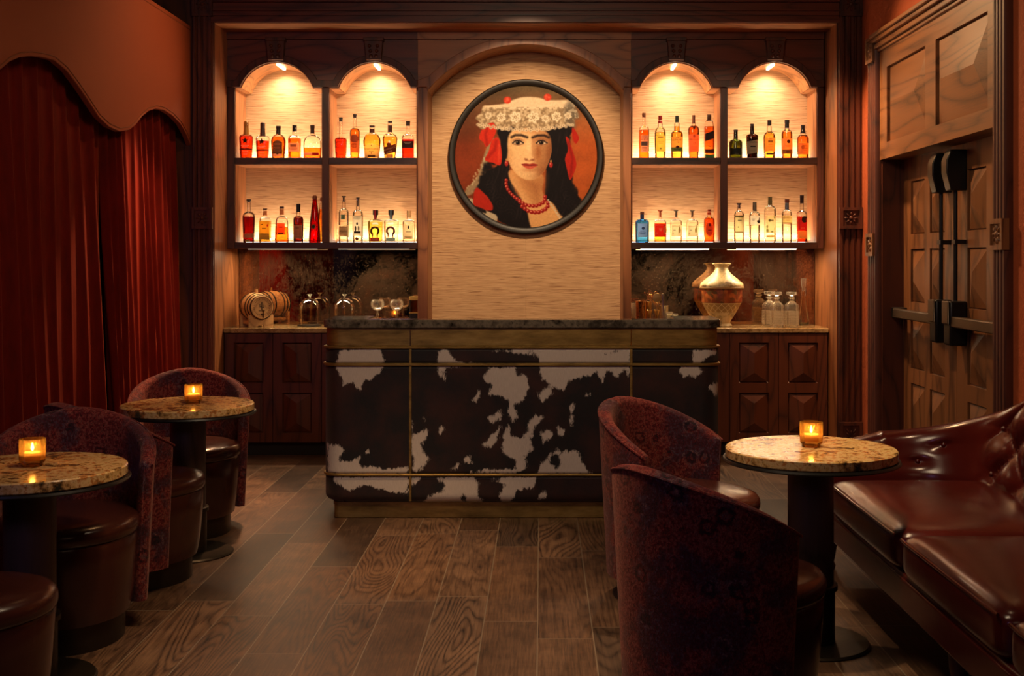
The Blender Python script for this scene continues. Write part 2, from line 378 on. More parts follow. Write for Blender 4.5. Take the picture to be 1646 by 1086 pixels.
# ------------------------------------------------------------------ the room
D1, D2, D3, DC = 8.27, 8.60, 8.93, 8.48        # wall face, shelf face, niche back, counter edge
XL, XR = -2.45, 2.24                            # curtain pelmet face, plaster wall face
NL, NR, NT_ = X(345, D1), X(1345, D1), Z(37, D1)
struct('floor', MB().box(-2.9, 2.9, -2.2, 9.3, -.08, 0), floor_mat())
struct('ceiling', MB().box(-2.9, 2.9, -2.2, 9.3, 3.40, 3.5), DARKWALL)
struct('wall_left', MB().box(-2.82, -2.72, -2.2, 9.3, 0, 3.4), DARKWALL)
struct('wall_front', MB().box(-2.9, 2.9, -2.3, -2.2, 0, 3.4), DARKWALL)
wb = MB().box(-2.72, NL, D1, D1+.06, 0, 3.4).box(NR, 2.24, D1, D1+.06, 0, 3.4).box(NL, NR, D1, D1+.06, NT_, 3.4)
struct('wall_back', wb, W_DARK)
struct('wall_niche', MB().box(NL-.05, NR+.05, D3+.012, D3+.09, 0, 3.4), DARKWALL)
nj = MB().box(NL-.05, NL, D1+.061, D3+.012, 0, NT_+.05).box(NR, NR+.05, D1+.061, D3+.012, 0, NT_+.05)
nj.box(NL, NL+.0001, D1, D1+.061, 0, NT_).box(NR-.0001, NR, D1, D1+.061, 0, NT_)
struct('trim_1', nj, W_MID, label='oak side linings of the bar niche')
struct('trim_2', MB().box(NL, NR, D1, D3+.012, NT_-.002, NT_+.05), W_BEAM, label='oak soffit lining of the bar niche')
# fluted casings and fascia around the niche
def flutes(x0, x1, y0, y1, z0, z1, n, plane='y'):
    m = MB(); w = (x1-x0)/n
    prof = []
    for i in range(n):
        a = x0 + i*w
        prof += [(a, 0), (a+w*.12, -.012), (a+w*.62, -.012), (a+w*.74, -.003), (a+w*.92, -.003)]
    prof.append((x1, 0))
    pts = [(p, y0+q) for p, q in prof] + [(x1, y1), (x0, y1)]
    if plane == 'y': return m.prism(pts, z0, z1, 'z')
    pts2 = [(y0+q, p) for p, q in prof] + [(y1, x1), (y1, x0)]
    return m.prism(pts2, z0, z1, 'z')
def rosette(c, half, hz, n, u, depth=.03):
    """carved square block: raised rim, leaves and a centre boss; n outward, u sideways"""
    c, n, u = Vector(c), Vector(n), Vector(u); w = Vector((0, 0, 1)); m = MB()
    def slab(cu, cw, hu, hw, d0, d1):
        o = c + u*cu + w*cw; vs = []
        for d in (d0, d1):
            for a, b in ((-1,-1),(1,-1),(1,1),(-1,1)): vs.append(o + u*a*hu + w*b*hw + n*d)
        m.add(vs, [(0,3,2,1),(4,5,6,7),(0,1,5,4),(1,2,6,5),(2,3,7,6),(3,0,4,7)])
    slab(0, 0, half, hz, -.01, depth)
    e = half*.14
    slab(0, hz-e, half, e, depth, depth+.012); slab(0, -hz+e, half, e, depth, depth+.012)
    slab(half-e, 0, e, hz-2*e, depth, depth+.012); slab(-half+e, 0, e, hz-2*e, depth, depth+.012)
    def blob(cu, cw, ru, rw, ang, h):
        vs = []; N = 10
        for i, s in enumerate((1, .75, .35)):
            for k in range(N):
                t = 2*PI*k/N; a, b = math.cos(t)*ru*s, math.sin(t)*rw*s
                a, b = a*math.cos(ang)-b*math.sin(ang), a*math.sin(ang)+b*math.cos(ang)
                vs.append(c + u*(cu+a) + w*(cw+b) + n*(depth + h*(0, .7, 1)[i]))
        fs = [(i*N+k, i*N+(k+1)%N, (i+1)*N+(k+1)%N, (i+1)*N+k) for i in range(2) for k in range(N)] + [tuple(range(2*N, 3*N))]
        m.add(vs, fs)
    blob(0, 0, half*.2, half*.2, 0, .014)
    rows = [0] if hz < half*1.3 else [-hz*.42, hz*.42]
    for k in range(8):
        a = k*PI/4; blob(math.cos(a)*half*.42, math.sin(a)*half*.42*(hz/half), half*.2, half*.09, math.atan2(math.sin(a)*hz/half, math.cos(a)), .010)
    if len(rows) == 2:
        for r in rows:
            for k in (-1, 1): blob(k*half*.3, r*1.2, half*.28, half*.1, k*.9, .01)
    return m
cl = (X(311, D1), X(344, D1)); cr = (X(1347, D1), X(1384, D1))
for i, (a, b) in enumerate((cl, cr)):
    struct('trim_%d' % (3+i), flutes(a, b, D1-.02, D1, 0, 3.12, 4), W_DARK, label=('dark fluted casing left of the niche', 'dark fluted casing right of the niche')[i])
    m = (a+b)/2; hw = (b-a)/2
    for nm, zz, hz in (('rosette', 1.70, .075), ('rosette', .16, .12), ('rosette', 3.19, .085)):
        struct('trim_%d' % (5+i), rosette((m, D1-.02, zz), hw*.98, hz, (0, -1, 0), (1, 0, 0), .02), W_DARK, label='carved rosette block on the niche casing')
fa = MB()
zz = NT_
for h, d in ((.035, .03), (.012, .018), (.03, .024), (.012, .034), (.05, .02), (.02, .045), (.20, .03)):
    fa.box(NL-.02, NR+.02, D1-d, D1, zz+.002, zz+h); zz += h
struct('trim_7', fa, W_DARKX, label='dark moulded fascia above the bar niche')
# the plaster wall with the door opening
DY0, DY1, DZ = 5.78, 7.76, 2.066                # opening near edge, far edge, head of the doors
TZ = 2.80
wr = MB().box(XR, XR+.22, DY1+.02, D1+.7, 0, 3.4).box(XR, XR+.22, -2.2, DY0-.02, 0, 3.4).box(XR, XR+.22, DY0-.02, DY1+.02, TZ, 3.4)
struct('wall_right', wr, ORANGE)
rv = MB().box(XR, XR+.2, DY1, DY1+.02, 0, DZ).box(XR, XR+.2, DY0-.02, DY0, 0, DZ)
struct('trim_8', rv, W_DARK, label='dark reveal of the double door')
tr = MB()
# transom panel with two raised fields
def frame_with_holes(mb, ya, yb, za, zb, holes, xf, th):
    ys = sorted({ya, yb} | {h[0] for h in holes} | {h[1] for h in holes}); zs = sorted({za, zb} | {h[2] for h in holes} | {h[3] for h in holes})
    for i in range(len(ys)-1):
        for j in range(len(zs)-1):
            cy, cz = (ys[i]+ys[i+1])/2, (zs[j]+zs[j+1])/2
            if any(h[0] < cy < h[1] and h[2] < cz < h[3] for h in holes): continue
            mb.box(xf, xf+th, ys[i], ys[i+1], zs[j], zs[j+1])
TH = [(6.86, 7.62, 2.17, 2.655), (5.90, 6.68, 2.17, 2.655)]
frame_with_holes(tr, DY0-.02, DY1+.02, DZ, TZ, TH, XR-.012, .20)
struct('trim_9', tr, W_DOORY, label='oak transom above the double door')
tp = MB()
for y0, y1, z0, z1 in TH: tp.pyramid_panel((XR+.012, y0, z0), (0, y1-y0, 0), (0, 0, z1-z0), (-1, 0, 0), .004, .044, .006, ridge=.14)
struct('trim_9', tp, W_DOORY, angle=4, label='two raised pyramid fields of the transom')
cas = flutes(DY1+.02, DY1+.22, XR-.03, XR, 0, 2.86, 4, 'x'); cas2 = flutes(DY0-.17, DY0-.01, XR-.03, XR, 0, 2.86, 4, 'x')
struct('trim_10', cas, W_DARK, label='dark fluted casing on the far side of the door'); struct('trim_10', cas2, W_DARK, label='dark fluted casing on the near side of the door')
cr_ = MB(); zz = 2.775
for h, d in ((.02, .03), (.028, .05), (.012, .04), (.026, .064), (.024, .085)):
    cr_.box(XR-d, XR, DY0-.01, DY1+.02, zz, zz+h-.001); zz += h
struct('trim_11', cr_, W_DOORY, label='stepped moulding across the head of the door', bevel=.004)
for y, zc, hz in ((DY1+.12, 2.805, .085), (DY1+.12, 1.51, .075), (DY1+.12, .12, .12), (DY0-.09, 1.535, .075), (DY0-.09, 2.805, .085), (DY0-.09, .12, .12)):
    struct('trim_12', rosette((XR-.03, y, zc), .085, hz, (-1, 0, 0), (0, 1, 0), .015), W_DOOR, label='carved leaf block on the door casing')
XD = XR + .14; MID = (DY0+DY1)/2
def door(name, ya, yb, cols, near):
    m = MB(); holes = []
    rows = ((.17, .62), (.715, 1.045), (1.14, 1.48), (1.575, 1.915))
    for c in cols:
        for r in rows: holes.append((c[0], c[1], r[0], r[1]))
    frame_with_holes(m, ya, yb, .01, DZ, holes, XD, .045)
    d = struct(name, m, W_DOOR)
    p = MB()
    for h in holes: p.pyramid_panel((XD+.014, h[0], h[2]), (0, h[1]-h[0], 0), (0, 0, h[3]-h[2]), (-1, 0, 0), .003, .042, .008)
    p.build('raised_panels', W_DOOR, d, angle=4)
    s = -1 if near else 1                       # away from the meeting edge
    e = MID + s*.12
    b = MB().box(XD-.095, XD-.05, e+s*.05 if s > 0 else yb-.0-.93, e+s*.80 if s > 0 else e-.05, 1.035, 1.095) if s > 0 else MB().box(XD-.095, XD-.05, e-.80, e-.05, 1.035, 1.095)
    b.build('push_bar', HARD, d, bevel=.006)
    end = e+s*.83
    MB().box(XD-.085, XD-.0, end-.035, end+.035, 1.03, 1.10).build('bar_bracket', BLACK, d, bevel=.006)
    MB().box(XD-.10, XD-.0, e-.055, e+.055, .93, 1.18).build('latch_case', BLACK, d, bevel=.012)
    MB().box(XD-.112, XD-.1, e-.05, e+.05, 1.05, 1.18).build('latch_cover', HARD, d, bevel=.008)
    MB().tube([(XD-.05, e, 1.18), (XD-.05, e, 1.86)], .012, 10).build('vertical_rod', BLACK, d)
    MB().box(XD-.062, XD, e-.03, e+.03, 1.50, 1.525).build('rod_guide', BLACK, d)
    hk = MB().prism([(XD, 1.80), (XD-.09, 1.80), (XD-.115, 1.90), (XD-.115, 1.97), (XD-.09, 2.03), (XD, 2.03)], e-.045, e+.045, 'y')
    hk.build('top_latch', BLACK, d, bevel=.006)
    return d
door('door_1', MID+.002, DY1, ((7.34, 7.61), (6.97, 7.24)), False)
door('door_2', DY0, MID-.002, ((6.32, 6.60), (5.93, 6.21)), True)
struct('baseboard_right', MB().box(XR-.015, XR, DY1+.225, D1-.03, 0, .14), W_DARK)
# ------------------------------------------------------------------ bar-back joinery
def k2(px, py): return (X(px, D2), Z(py, D2))
TOPZ = NT_ - .004
ZS_UP, ZS_LO, SB = Z(253.2, D2), Z(389.3, D2), .047      # shelf tops, board thickness
def arc(cx, hw, spring, apex, n=22, grow=0.0):
    """points of a segmental arch in face pixels, left to right"""
    rise = spring-apex; R = (hw*hw+rise*rise)/(2*rise); cyy = apex+R
    a = math.asin(min(1, hw/R)) if rise <= R else PI - math.asin(hw/R)
    return [(cx + (R+grow)*math.sin(t), cyy - (R+grow)*math.cos(t)) for t in [(-a + 2*a*i/n) for i in range(n+1)]]
LAMP = emis('warm_light_strip', (1, .74, .42, 1), 26)
LAMPW = emis('under_shelf_light', (1, .86, .66, 1), 9)
LAMPD = emis('dim_under_light', (1, .80, .55, 1), .6)
def shelf_unit(name, label, x0, x1, open0, open1, div, arches, outer_left):
    root = thing(name, label, 'shelf', (X((x0+x1)/2, D2), D2, Z(399.6, D2)))
    zb = 140.5
    for a, b, yb in ((x0, open0, 399.6), (open1, x1, 399.6), (div[0], div[1], 389.3)):
        MB().box(X(a, D2), X(b, D2), D2, D3-.013, Z(yb, D2), Z(zb, D2)).build('upright', W_DARK, root, bevel=.002)
    # bay inner faces: same wood, in a paler tone that paints in the light
    ln = MB(); t = .004
    for a, b in ((open0, div[0]), (div[1], open1)):
        for zt, zb_ in ((Z(zb, D2), ZS_UP), (ZS_UP-SB, ZS_LO)):
            ln.box(X(a, D2), X(a, D2)+t, D2+.012, D3-.012, zb_+.001, zt-.002); ln.box(X(b, D2)-t, X(b, D2), D2+.012, D3-.012, zb_+.001, zt-.002)
            if zt < 2.2: ln.box(X(a, D2)+t, X(b, D2)-t, D2+.012, D3-.012, zt-t, zt-.0005)
    ln.build('lit_bay_faces', W_MID, root)
    for i, (zt, a, b) in enumerate(((ZS_UP, open0, open1), (ZS_LO, open0, open1))):
        m = MB()
        if i == 0:
            for p, q in ((open0, div[0]), (div[1], open1)): m.box(X(p, D2), X(q, D2), D2+.002, D3-.012, zt-SB, zt)
        else: m.box(X(a, D2), X(b, D2), D2, D3-.012, zt-SB, zt)
        m.build('shelf_board', W_SHELF, root, bevel=.002)
    MB().box(X(open0, D2)+.001, X(open1, D2)-.001, D3-.010, D3+.005, Z(389, D2), TOPZ-.1).build('back_panel', GRASS, root)
    # arched header
    pts = [k2(x0, 64)] + [k2(x0, zb)]
    for c, hw in arches: pts += [k2(*p) for p in arc(c, hw, zb, 100)]
    pts += [k2(x1, zb), k2(x1, 64)]
    h = MB().prism(pts, D2, D3-.012); h.box(X(x0, D2), X(x1, D2), D2-.02, D3-.012, Z(63.8, D2), TOPZ)
    h.build('arched_header', W_DARKX, root)
    lin = MB()
    for c, hw in arches:                         # arch underside: same wood, its lit look put into the colour
        A = arc(c, hw, zb, 100); B = arc(c, hw, zb, 100, grow=-1.2)
        lin.prism([k2(*p) for p in A] + [k2(*p) for p in reversed(B)], D2+.01, D3-.012)
        lin.box(X(c-hw, D2), X(open0 if c < (x0+x1)/2 else div[1], D2), D2+.012, D3-.012, Z(zb, D2)-.004, Z(zb, D2)-.0005)
        lin.box(X(c+hw, D2), X(div[0] if c < (x0+x1)/2 else open1, D2), D2+.012, D3-.012, Z(zb, D2)-.004, Z(zb, D2)-.0005)
    lin.build('lit_arch_faces', W_BEAM, root)
    av = MB(); pts = [k2(x0, 129.5)]; low = []
    for c, hw in arches:
        A = arc(c, hw, zb, 100, grow=11); A = [p for p in A if p[1] <= 129.5 and x0 <= p[0] <= x1]
        pts += [k2(*p) for p in A]; low += [k2(*p) for p in arc(c, hw, zb, 100)]
    pts += [k2(x1, 129.5), k2(x1, zb)] + list(reversed(low)) + [k2(x0, zb)]
    av.prism(pts, D2-.022, D2); av.build('arch_band', W_DARK, root, bevel=.003)
    for c, hw in arches:
        kb = MB().prism([k2(c-12, 98), k2(c+12, 98), k2(c+15, 64), k2(c-15, 64)], D2-.055, D2)
        kb.box(X(c-16, D2), X(c+16, D2), D2-.06, D2, Z(68, D2), Z(62, D2))
        for q in range(3):
            for s in (-1, 1): kb.sphere((X(c+s*(4+q*1.2), D2), D2-.056, Z(92-q*8, D2)), .014, 8, 6)
        kb.build('keystone', W_DARK, root, bevel=.003)
        st = MB().box(X(c, D2)-.008, X(c, D2)+.008, D2+.03, D3-.07, Z(100.6, D2)-.014, Z(100.6, D2)-.004)
        st.build('arch_light', LAMP, root)
        l = lamp('AREA', 'arch_light_glow', (X(c, D2), D2+.14, Z(100, D2)-.03), 5.2, (1, .77, .53), (X(c, D2), D2+.20, 1.9), .03, .2)
        l.data.spread = math.radians(150)
    for zt in (ZS_UP, ZS_LO):
        for a, b in ((open0, div[0]), (div[1], open1)):
            xm = (X(a, D2)+X(b, D2))/2; w = X(b, D2)-X(a, D2)-.03
            s = MB().box(xm-w/2, xm+w/2, D3-.056, D3-.038, zt, zt+.008); s.build('shelf_light', LAMPW, root)
            l = lamp('AREA', 'shelf_light_glow', (xm, D3-.066, zt+.014), 5.8, (1, .77, .52), (xm, D3-.06, zt+.3), w, .02)
    for a, b in ((1032, 1143), (1188, 1285)) if not outer_left else ((393, 505), (540, 655)):
        m = MB().box(X(a, D2), X(b, D2), D2+.10, D2+.13, ZS_LO-SB-.005, ZS_LO-SB); m.build('under_light', LAMPD if outer_left else LAMPW, root)
        xm = (X(a, D2)+X(b, D2))/2
        lamp('AREA', 'under_light_glow', (xm, D2+.10, ZS_LO-SB-.02), 5.0, (1, .72, .42), (xm, D2+.08, .9), .5, .02)
    return root
shelf_unit('bottle_shelf', 'dark wood bottle shelf with two arched bays left of the portrait', 365, 671.5, 377, 670, (517.5, 528.5), ((445, 58.5), (602, 58.5)), True)
shelf_unit('bottle_shelf', 'dark wood bottle shelf with two arched bays right of the portrait', 1014.5, 1324, 1016, 1313.8, (1158.6, 1169.4), ((1086.4, 58.5), (1244.6, 58.5)), False)
# central alcove
al = thing('arched_alcove', 'wide wooden archway lined with grasscloth behind the portrait', 'alcove', (X(845, D2), D2, 0))
PLx, PRx = (X(671.7, D2), X(688, D2)), (X(1001.5, D2), X(1014.3, D2))
for a, b in (PLx, PRx): MB().box(a, b, D2-.01, D3-.012, .93, Z(140.6, D2)).build('pilaster', W_MID, al, bevel=.003)
ca = arc(845, 157, 146, 72, 40); pts = [k2(671.7, 64), k2(671.7, 140.5), k2(688, 140.5)] + [k2(*p) for p in ca] + [k2(1001.5, 140.5), k2(1014.3, 140.5), k2(1014.3, 64)]
hd = MB().prism(pts, D2, D3-.012); hd.box(X(671.7, D2), X(1014.3, D2), D2-.02, D3-.012, Z(63.8, D2), TOPZ); hd.build('arched_header', W_MIDX, al)  # same wood as the shelf headers, spotlit brown painted into header and band
ol = [p for p in arc(845, 157, 146, 72, 40, grow=14) if p[1] <= 129.5]
low = [p for p in ca]
pts = [k2(671.7, 129.5)] + [k2(max(p[0], 671.9), max(p[1], 64)) for p in ol] + [k2(1014.3, 129.5), k2(1014.3, 140.5), k2(1003, 140.5)] + [k2(*p) for p in reversed(low)] + [k2(686, 140.5), k2(671.7, 140.5)]
MB().prism(pts, D2-.022, D2).build('arch_band', W_MID, al, bevel=.003)
sm = X(845.5, D3)
for a, b in ((PLx[1]-.01, sm-.001), (sm+.001, PRx[0]+.01)): MB().box(a, b, D3-.012, D3+.004, .5, TOPZ-.02).build('grasscloth_panel', GRASS, al)
# mirrors, counters, cabinets
ZC = .92
for side, a, b in (('left', NL+.004, PLx[0]-.002), ('right', PRx[1]+.002, NR-.004)):
    m = MB().box(a, b, D3-.004, D3+.008, ZC+.001, ZS_LO-SB-.002).build('antique_mirror', MIRROR)
    tag(m, 'speckled antique mirror panel under the %s bottle shelf' % side, 'mirror')
    p = [(a, D3-.005), (a, DC)] + [(b, DC), (b, D3-.005)]
    c = MB().prism(p, ZC-.036, ZC, 'z').build('countertop', T_COUNTER, bevel=.006)
    tag(c, 'mottled brown stone countertop on the %s wall cabinet' % side, 'countertop')
def cabinet(label, a, b, doors):
    root = thing('base_cabinet', label, 'cabinet', ((a+b)/2, DC+.2, 0))
    MB().box(a, b, DC+.03, D3-.01, .10, ZC-.037).build('carcass', W_CAB, root)
    MB().box(a, b, DC+.06, D3-.02, 0, .10).build('plinth', PLINTH, root)
    if doors[0][0] - a > .03: MB().box(a, doors[0][0]-.004, DC+.012, DC+.03, .10, ZC-.038).build('filler', W_CAB, root, bevel=.002)
    if b - doors[-1][1] > .03: MB().box(doors[-1][1]+.004, b, DC+.012, DC+.03, .10, ZC-.038).build('filler', W_CAB, root, bevel=.002)
    for p, q in doors:
        st = .066; zz = (.10, .165, .455, .525, .815, ZC-.04); d = MB()
        for x0, x1 in ((p, p+st), (q-st, q)): d.box(x0, x1, DC+.008, DC+.03, zz[0], zz[5])
        for z0, z1 in ((zz[0], zz[1]), (zz[2], zz[3]), (zz[4], zz[5])): d.box(p+st, q-st, DC+.008, DC+.03, z0, z1)
        o = d.build('door', W_CAB, root)
        for z0, z1 in ((zz[1], zz[2]), (zz[3], zz[4])):
            MB().pyramid_panel((p+st, DC+.022, z0), (q-p-2*st, 0, 0), (0, 0, z1-z0), (0, -1, 0), .004, .030, .010, ridge=.075).build('raised_panel', W_CAB, o, angle=4)
cabinet('dark panelled base cabinet under the barrel and glass domes', NL+.004, PLx[0]-.002, [(X(361, DC), X(437.7, DC)), (X(438.7, DC), X(515.5, DC))])
cabinet('dark panelled base cabinet under the urn and decanters', PRx[1]+.002, NR-.004, [(X(1173.4, DC), X(1251, DC)), (X(1252.3, DC), X(1330.2, DC))])
# ------------------------------------------------------------------ pelmet and curtains
def LY(px): return XL*F/(px-CX)
wave = [(-330, 330), (-250, 300), (-150, 215), (-75, 205), (0, 113), (16, 99), (32, 92), (50, 90), (70, 92), (88, 97), (108, 114), (126, 138), (143, 163), (160, 189), (176, 204), (193, 211.5), (208, 209), (218, 201), (229, 187), (239, 178.5), (251, 174.5), (264, 177), (278, 186), (291, 200), (300, 216), (307, 234)]
vp = [(LY(p), Z(q, LY(p))) for p, q in wave]
vy0, vy1 = vp[0][0], vp[-1][0]
pl = MB().prism(vp + [(vy1, 3.043), (vy0, 3.043)], XL-.035, XL, 'x')
pe = pl.build('curtain_pelmet', VAL, bevel=.004)
tag(pe, 'terracotta pelmet board with a wavy lower edge above the red curtains', 'pelmet')
MB().tube([(XL+.001, y, z+.02) for y, z in vp], .0035, 6).build('edge_piping', plain('piping_cord', srgb(120, 60, 28), .7), pe, local=True)
MB().tube([(XL+.001, vy0, 3.015), (XL+.001, vy1, 3.015)], .0035, 6).build('top_piping', plain('piping_cord', srgb(120, 60, 28), .7), pe, local=True)
def curtain(label, y0, y1, n, seed):
    rnd = random.Random(seed); ph = [rnd.uniform(0, 6.28) for _ in range(6)]; cum = [0]
    for i in range(n): cum.append(cum[-1] + rnd.uniform(.55, 1.45))
    def phase(u):
        s = u*n; i = min(int(s), n-1); return (cum[i] + (cum[i+1]-cum[i])*(s-i)) / cum[-1]
    def fn(u, v):
        q = u + .012*math.sin(3*v+ph[0]+9*u)*(1-v)
        w = q*n*2*PI + .9*math.sin(4*q*PI+ph[1])
        amp = .043*(.7+.3*math.sin(11*q+ph[2]))*(1-.48*v)
        x = XL-.035-.078*min(1, v*1.15) + amp*(math.sin(w) + .28*math.sin(2*w+ph[3]+v)) + .008*math.sin(23*q+6*v+ph[4])
        return (x, y0 + (y1-y0)*q + .012*math.cos(w), .015 + 2.93*v)
    o = MB().grid(fn, n*24, 26).build('velvet_curtain', VELVET, angle=80)
    s = o.modifiers.new('Solidify', 'SOLIDIFY'); s.thickness = .004
    return tag(o, label, 'curtain')
curtain('dark red velvet curtain, the broad one under the high wave of the pelmet', 3.7, LY(188)-.01, 17, 3)
curtain('bright red velvet curtain gathered beside the niche casing', LY(188)+.01, 8.245, 12, 8)
# ------------------------------------------------------------------ the cowhide bar
BY = 6.42; BX0, BX1 = -1.187, .975; BC = (BX0+BX1)/2; BT = 1.0865
def u_plan(x0, x1, y0, r, depth, n=8):
    """front with rounded corners, from back left to back right"""
    p = [(x0, y0+depth)]
    p += [(x0+r-r*math.cos(t), y0+r-r*math.sin(t)) for t in [PI/2*i/n for i in range(n+1)]]
    p += [(x1-r+r*math.sin(t), y0+r-r*math.cos(t)) for t in [PI/2*i/n for i in range(n+1)]]
    return p + [(x1, y0+depth)]
def u_close(x0, x1, y0, depth, wing, mid):       # inner outline of a U-shaped plan
    return [(x1-wing, y0+depth), (x1-wing, y0+mid), (x0+wing, y0+mid), (x0+wing, y0+depth)]
bar = thing('bar_counter', 'free-standing bar counter clad in brown and white cowhide with brass strips', 'bar', (BC, BY+.2, 0))
def band(name, mat, e, z0, z1, r=.10, bevel=.003, depth=.43, wing=.24, mid=.16):
    a = u_plan(BX0-e, BX1+e, BY-e, r+e, depth+e); b = u_close(BX0-e, BX1+e, BY-e, depth+e, wing, mid)
    return MB().prism(a+b, z0, z1, 'z').build(name, mat, bar, bevel=bevel)
zf = lambda y: Z(y, BY)
band('countertop', T_GRAN, .012, zf(527), BT, bevel=.005)
band('brass_frieze', BRASS, -.006, zf(556), zf(527)-.001)
band('brass_rail', BRASS, .012, zf(560), zf(556)-.001, bevel=.004)
band('brass_rail', BRASS, .012, zf(588), zf(583.5), bevel=.004)
band('brass_rail', BRASS, .010, zf(765), zf(761), bevel=.004)
band('plinth', BRASS, -.05, 0, zf(809), r=.08)
HIDE_W = [
 [(100,215),(120,175),(200,168),(275,172),(285,215),(270,260),(240,290),(210,290),(185,335),(165,300),(130,310),(105,265)],
 [(490,215),(500,175),(530,175),(560,215),(600,225),(640,228),(560,240),(525,240),(520,300),(500,280)],
 [(690,245),(790,240),(800,275),(835,270),(850,320),(830,370),(790,390),(800,430),(785,460),(770,420),(775,370),(730,350),(690,350),(705,310),(668,290)],
 [(705,175),(780,170),(800,162),(1245,162),(1240,285),(1215,255),(1190,280),(1150,250),(1135,300),(1110,258),(1060,280),(1010,290),(985,330),(940,318),(935,352),(900,378),(880,345),(930,312),(900,290),(890,235),(885,195),(830,190)],
 [(630,370),(650,330),(660,345),(640,380)], [(690,440),(740,410),(745,435),(700,462)],
 [(845,470),(870,430),(905,435),(872,472),(858,515),(845,510)],
 [(740,540),(765,460),(780,510),(830,515),(850,480),(855,540),(865,560),(830,590),(840,620),(820,645),(800,650),(790,600),(750,580)],
 [(392,450),(395,500),(430,500),(455,480),(455,510),(430,540),(440,580),(460,600),(420,650),(395,640),(400,590),(390,560)],
 [(870,658),(920,590),(960,560),(975,572),(1040,568),(1052,612),(1095,658)], [(620,650),(700,640),(800,640),(800,658),(620,658)],
 [(60,545),(95,540),(130,560),(110,600),(150,612),(200,578),(180,622),(270,640),(375,630),(378,658),(60,660)],
 [(80,668),(378,666),(378,735),(300,722),(200,700),(150,722),(95,690)],
 [(485,672),(640,668),(655,700),(640,740),(680,780),(425,780),(460,740),(510,732),(522,700)],
 [(700,680),(760,668),(880,670),(865,712),(800,720),(772,780),(738,772),(733,730),(760,700)],
 [(885,745),(905,718),(916,742),(890,757)], [(388,668),(430,670),(410,692),(392,702)],
 [(1490,175),(1545,170),(1590,180),(1535,210),(1505,232),(1522,262),(1500,284),(1470,272),(1455,282),(1425,255),(1430,240),(1482,235)],
 [(1545,318),(1590,305),(1585,365)], [(665,540),(690,520),(735,470),(725,530),(680,560)], [(495,490),(505,470),(518,480),(505,500)],
 [(432,440),(440,432),(447,444),(438,450)], [(214,575),(220,562),(226,580)], [(895,500),(930,480),(940,505),(905,540)],
 [(960,470),(985,490),(978,520),(965,505)], [(590,600),(615,580),(625,612),(600,615)], [(540,640),(575,610),(570,640)],
 [(1010,390),(1022,380),(1015,470),(1008,440)], [(1070,350),(1082,340),(1080,362)], [(1140,600),(1180,560),(1200,640),(1160,655)], [(1250,540),(1300,500),(1320,560),(1280,600)], [(1330,690),(1420,680),(1400,740),(1340,750)]]
HIDE_B = [[(930,590),(960,580),(975,612),(955,640),(935,615)], [(580,745),(597,735),(606,755),(595,770),(582,765)], [(1210,265),(1228,258),(1232,272),(1215,280)], [(850,175),(880,195),(862,205)], [(1140,190),(1200,172),(1180,190)]]
def sd_poly(P, x, y):
    d = np.full(x.shape, 1e9); inside = np.zeros(x.shape, bool); n = len(P)
    for i in range(n):
        (ax, ay), (bx, by) = P[i], P[(i+1) % n]; ex, ey = bx-ax, by-ay
        t = np.clip(((x-ax)*ex + (y-ay)*ey) / (ex*ex+ey*ey+1e-9), 0, 1)
        d = np.minimum(d, (x-ax-t*ex)**2 + (y-ay-t*ey)**2)
        c = ((ay > y) != (by > y)); xi = ax + (y-ay)*ex/(ey if abs(ey) > 1e-9 else 1e-9)
        inside ^= c & (x < xi)
    return np.where(inside, -np.sqrt(d), np.sqrt(d))
def hide_field(x, z):
    u = ((x*F/BY + CX) - 500) / .4131; v = ((CY + (H-z)*F/BY) - 490) / .4131
    d = np.full(x.shape, 400.0)
    for P in HIDE_W: d = np.minimum(d, sd_poly(P, u, v))
    for P in HIDE_B: d = np.maximum(d, -sd_poly(P, u, v))
    return d
def hide_mat():
    t = NT('cowhide'); a = t.n('ShaderNodeAttribute', {'attribute_name': 'patch'}).outputs['Fac']
    n1 = t.noise(t.coord((1, 1, .55)), 34, 6, .72, .5); n2 = t.noise(t.coord((1, 1, .16)), 260, 2, .6)
    d = t.math('ADD', a, t.math('ADD', t.math('MULTIPLY', t.math('SUBTRACT', n1, .5), 52), t.math('MULTIPLY', t.math('SUBTRACT', n2, .5), 16)))
    w = t.ramp(t.math('ADD', t.math('MULTIPLY', d, .02), .5), [(.44, g(1)), (.56, g(0))])
    br = t.mix(t.ramp(t.noise(t.coord(), 4.5, 4, .6), [(.42, g(0)), (.68, g(1))]), srgb(17, 12, 11), srgb(56, 25, 16))
    hair = t.noise(t.coord((1, 1, .10)), 320, 3, .7)
    wh = t.mix(hair, srgb(190, 176, 160), srgb(232, 222, 208))
    t.P(Base_Color=t.mix(w, br, wh), Roughness=.62); t.b.inputs['Sheen Weight'].default_value = .15
    t.bump(hair, .35, .003); return t.m
HIDE = hide_mat()
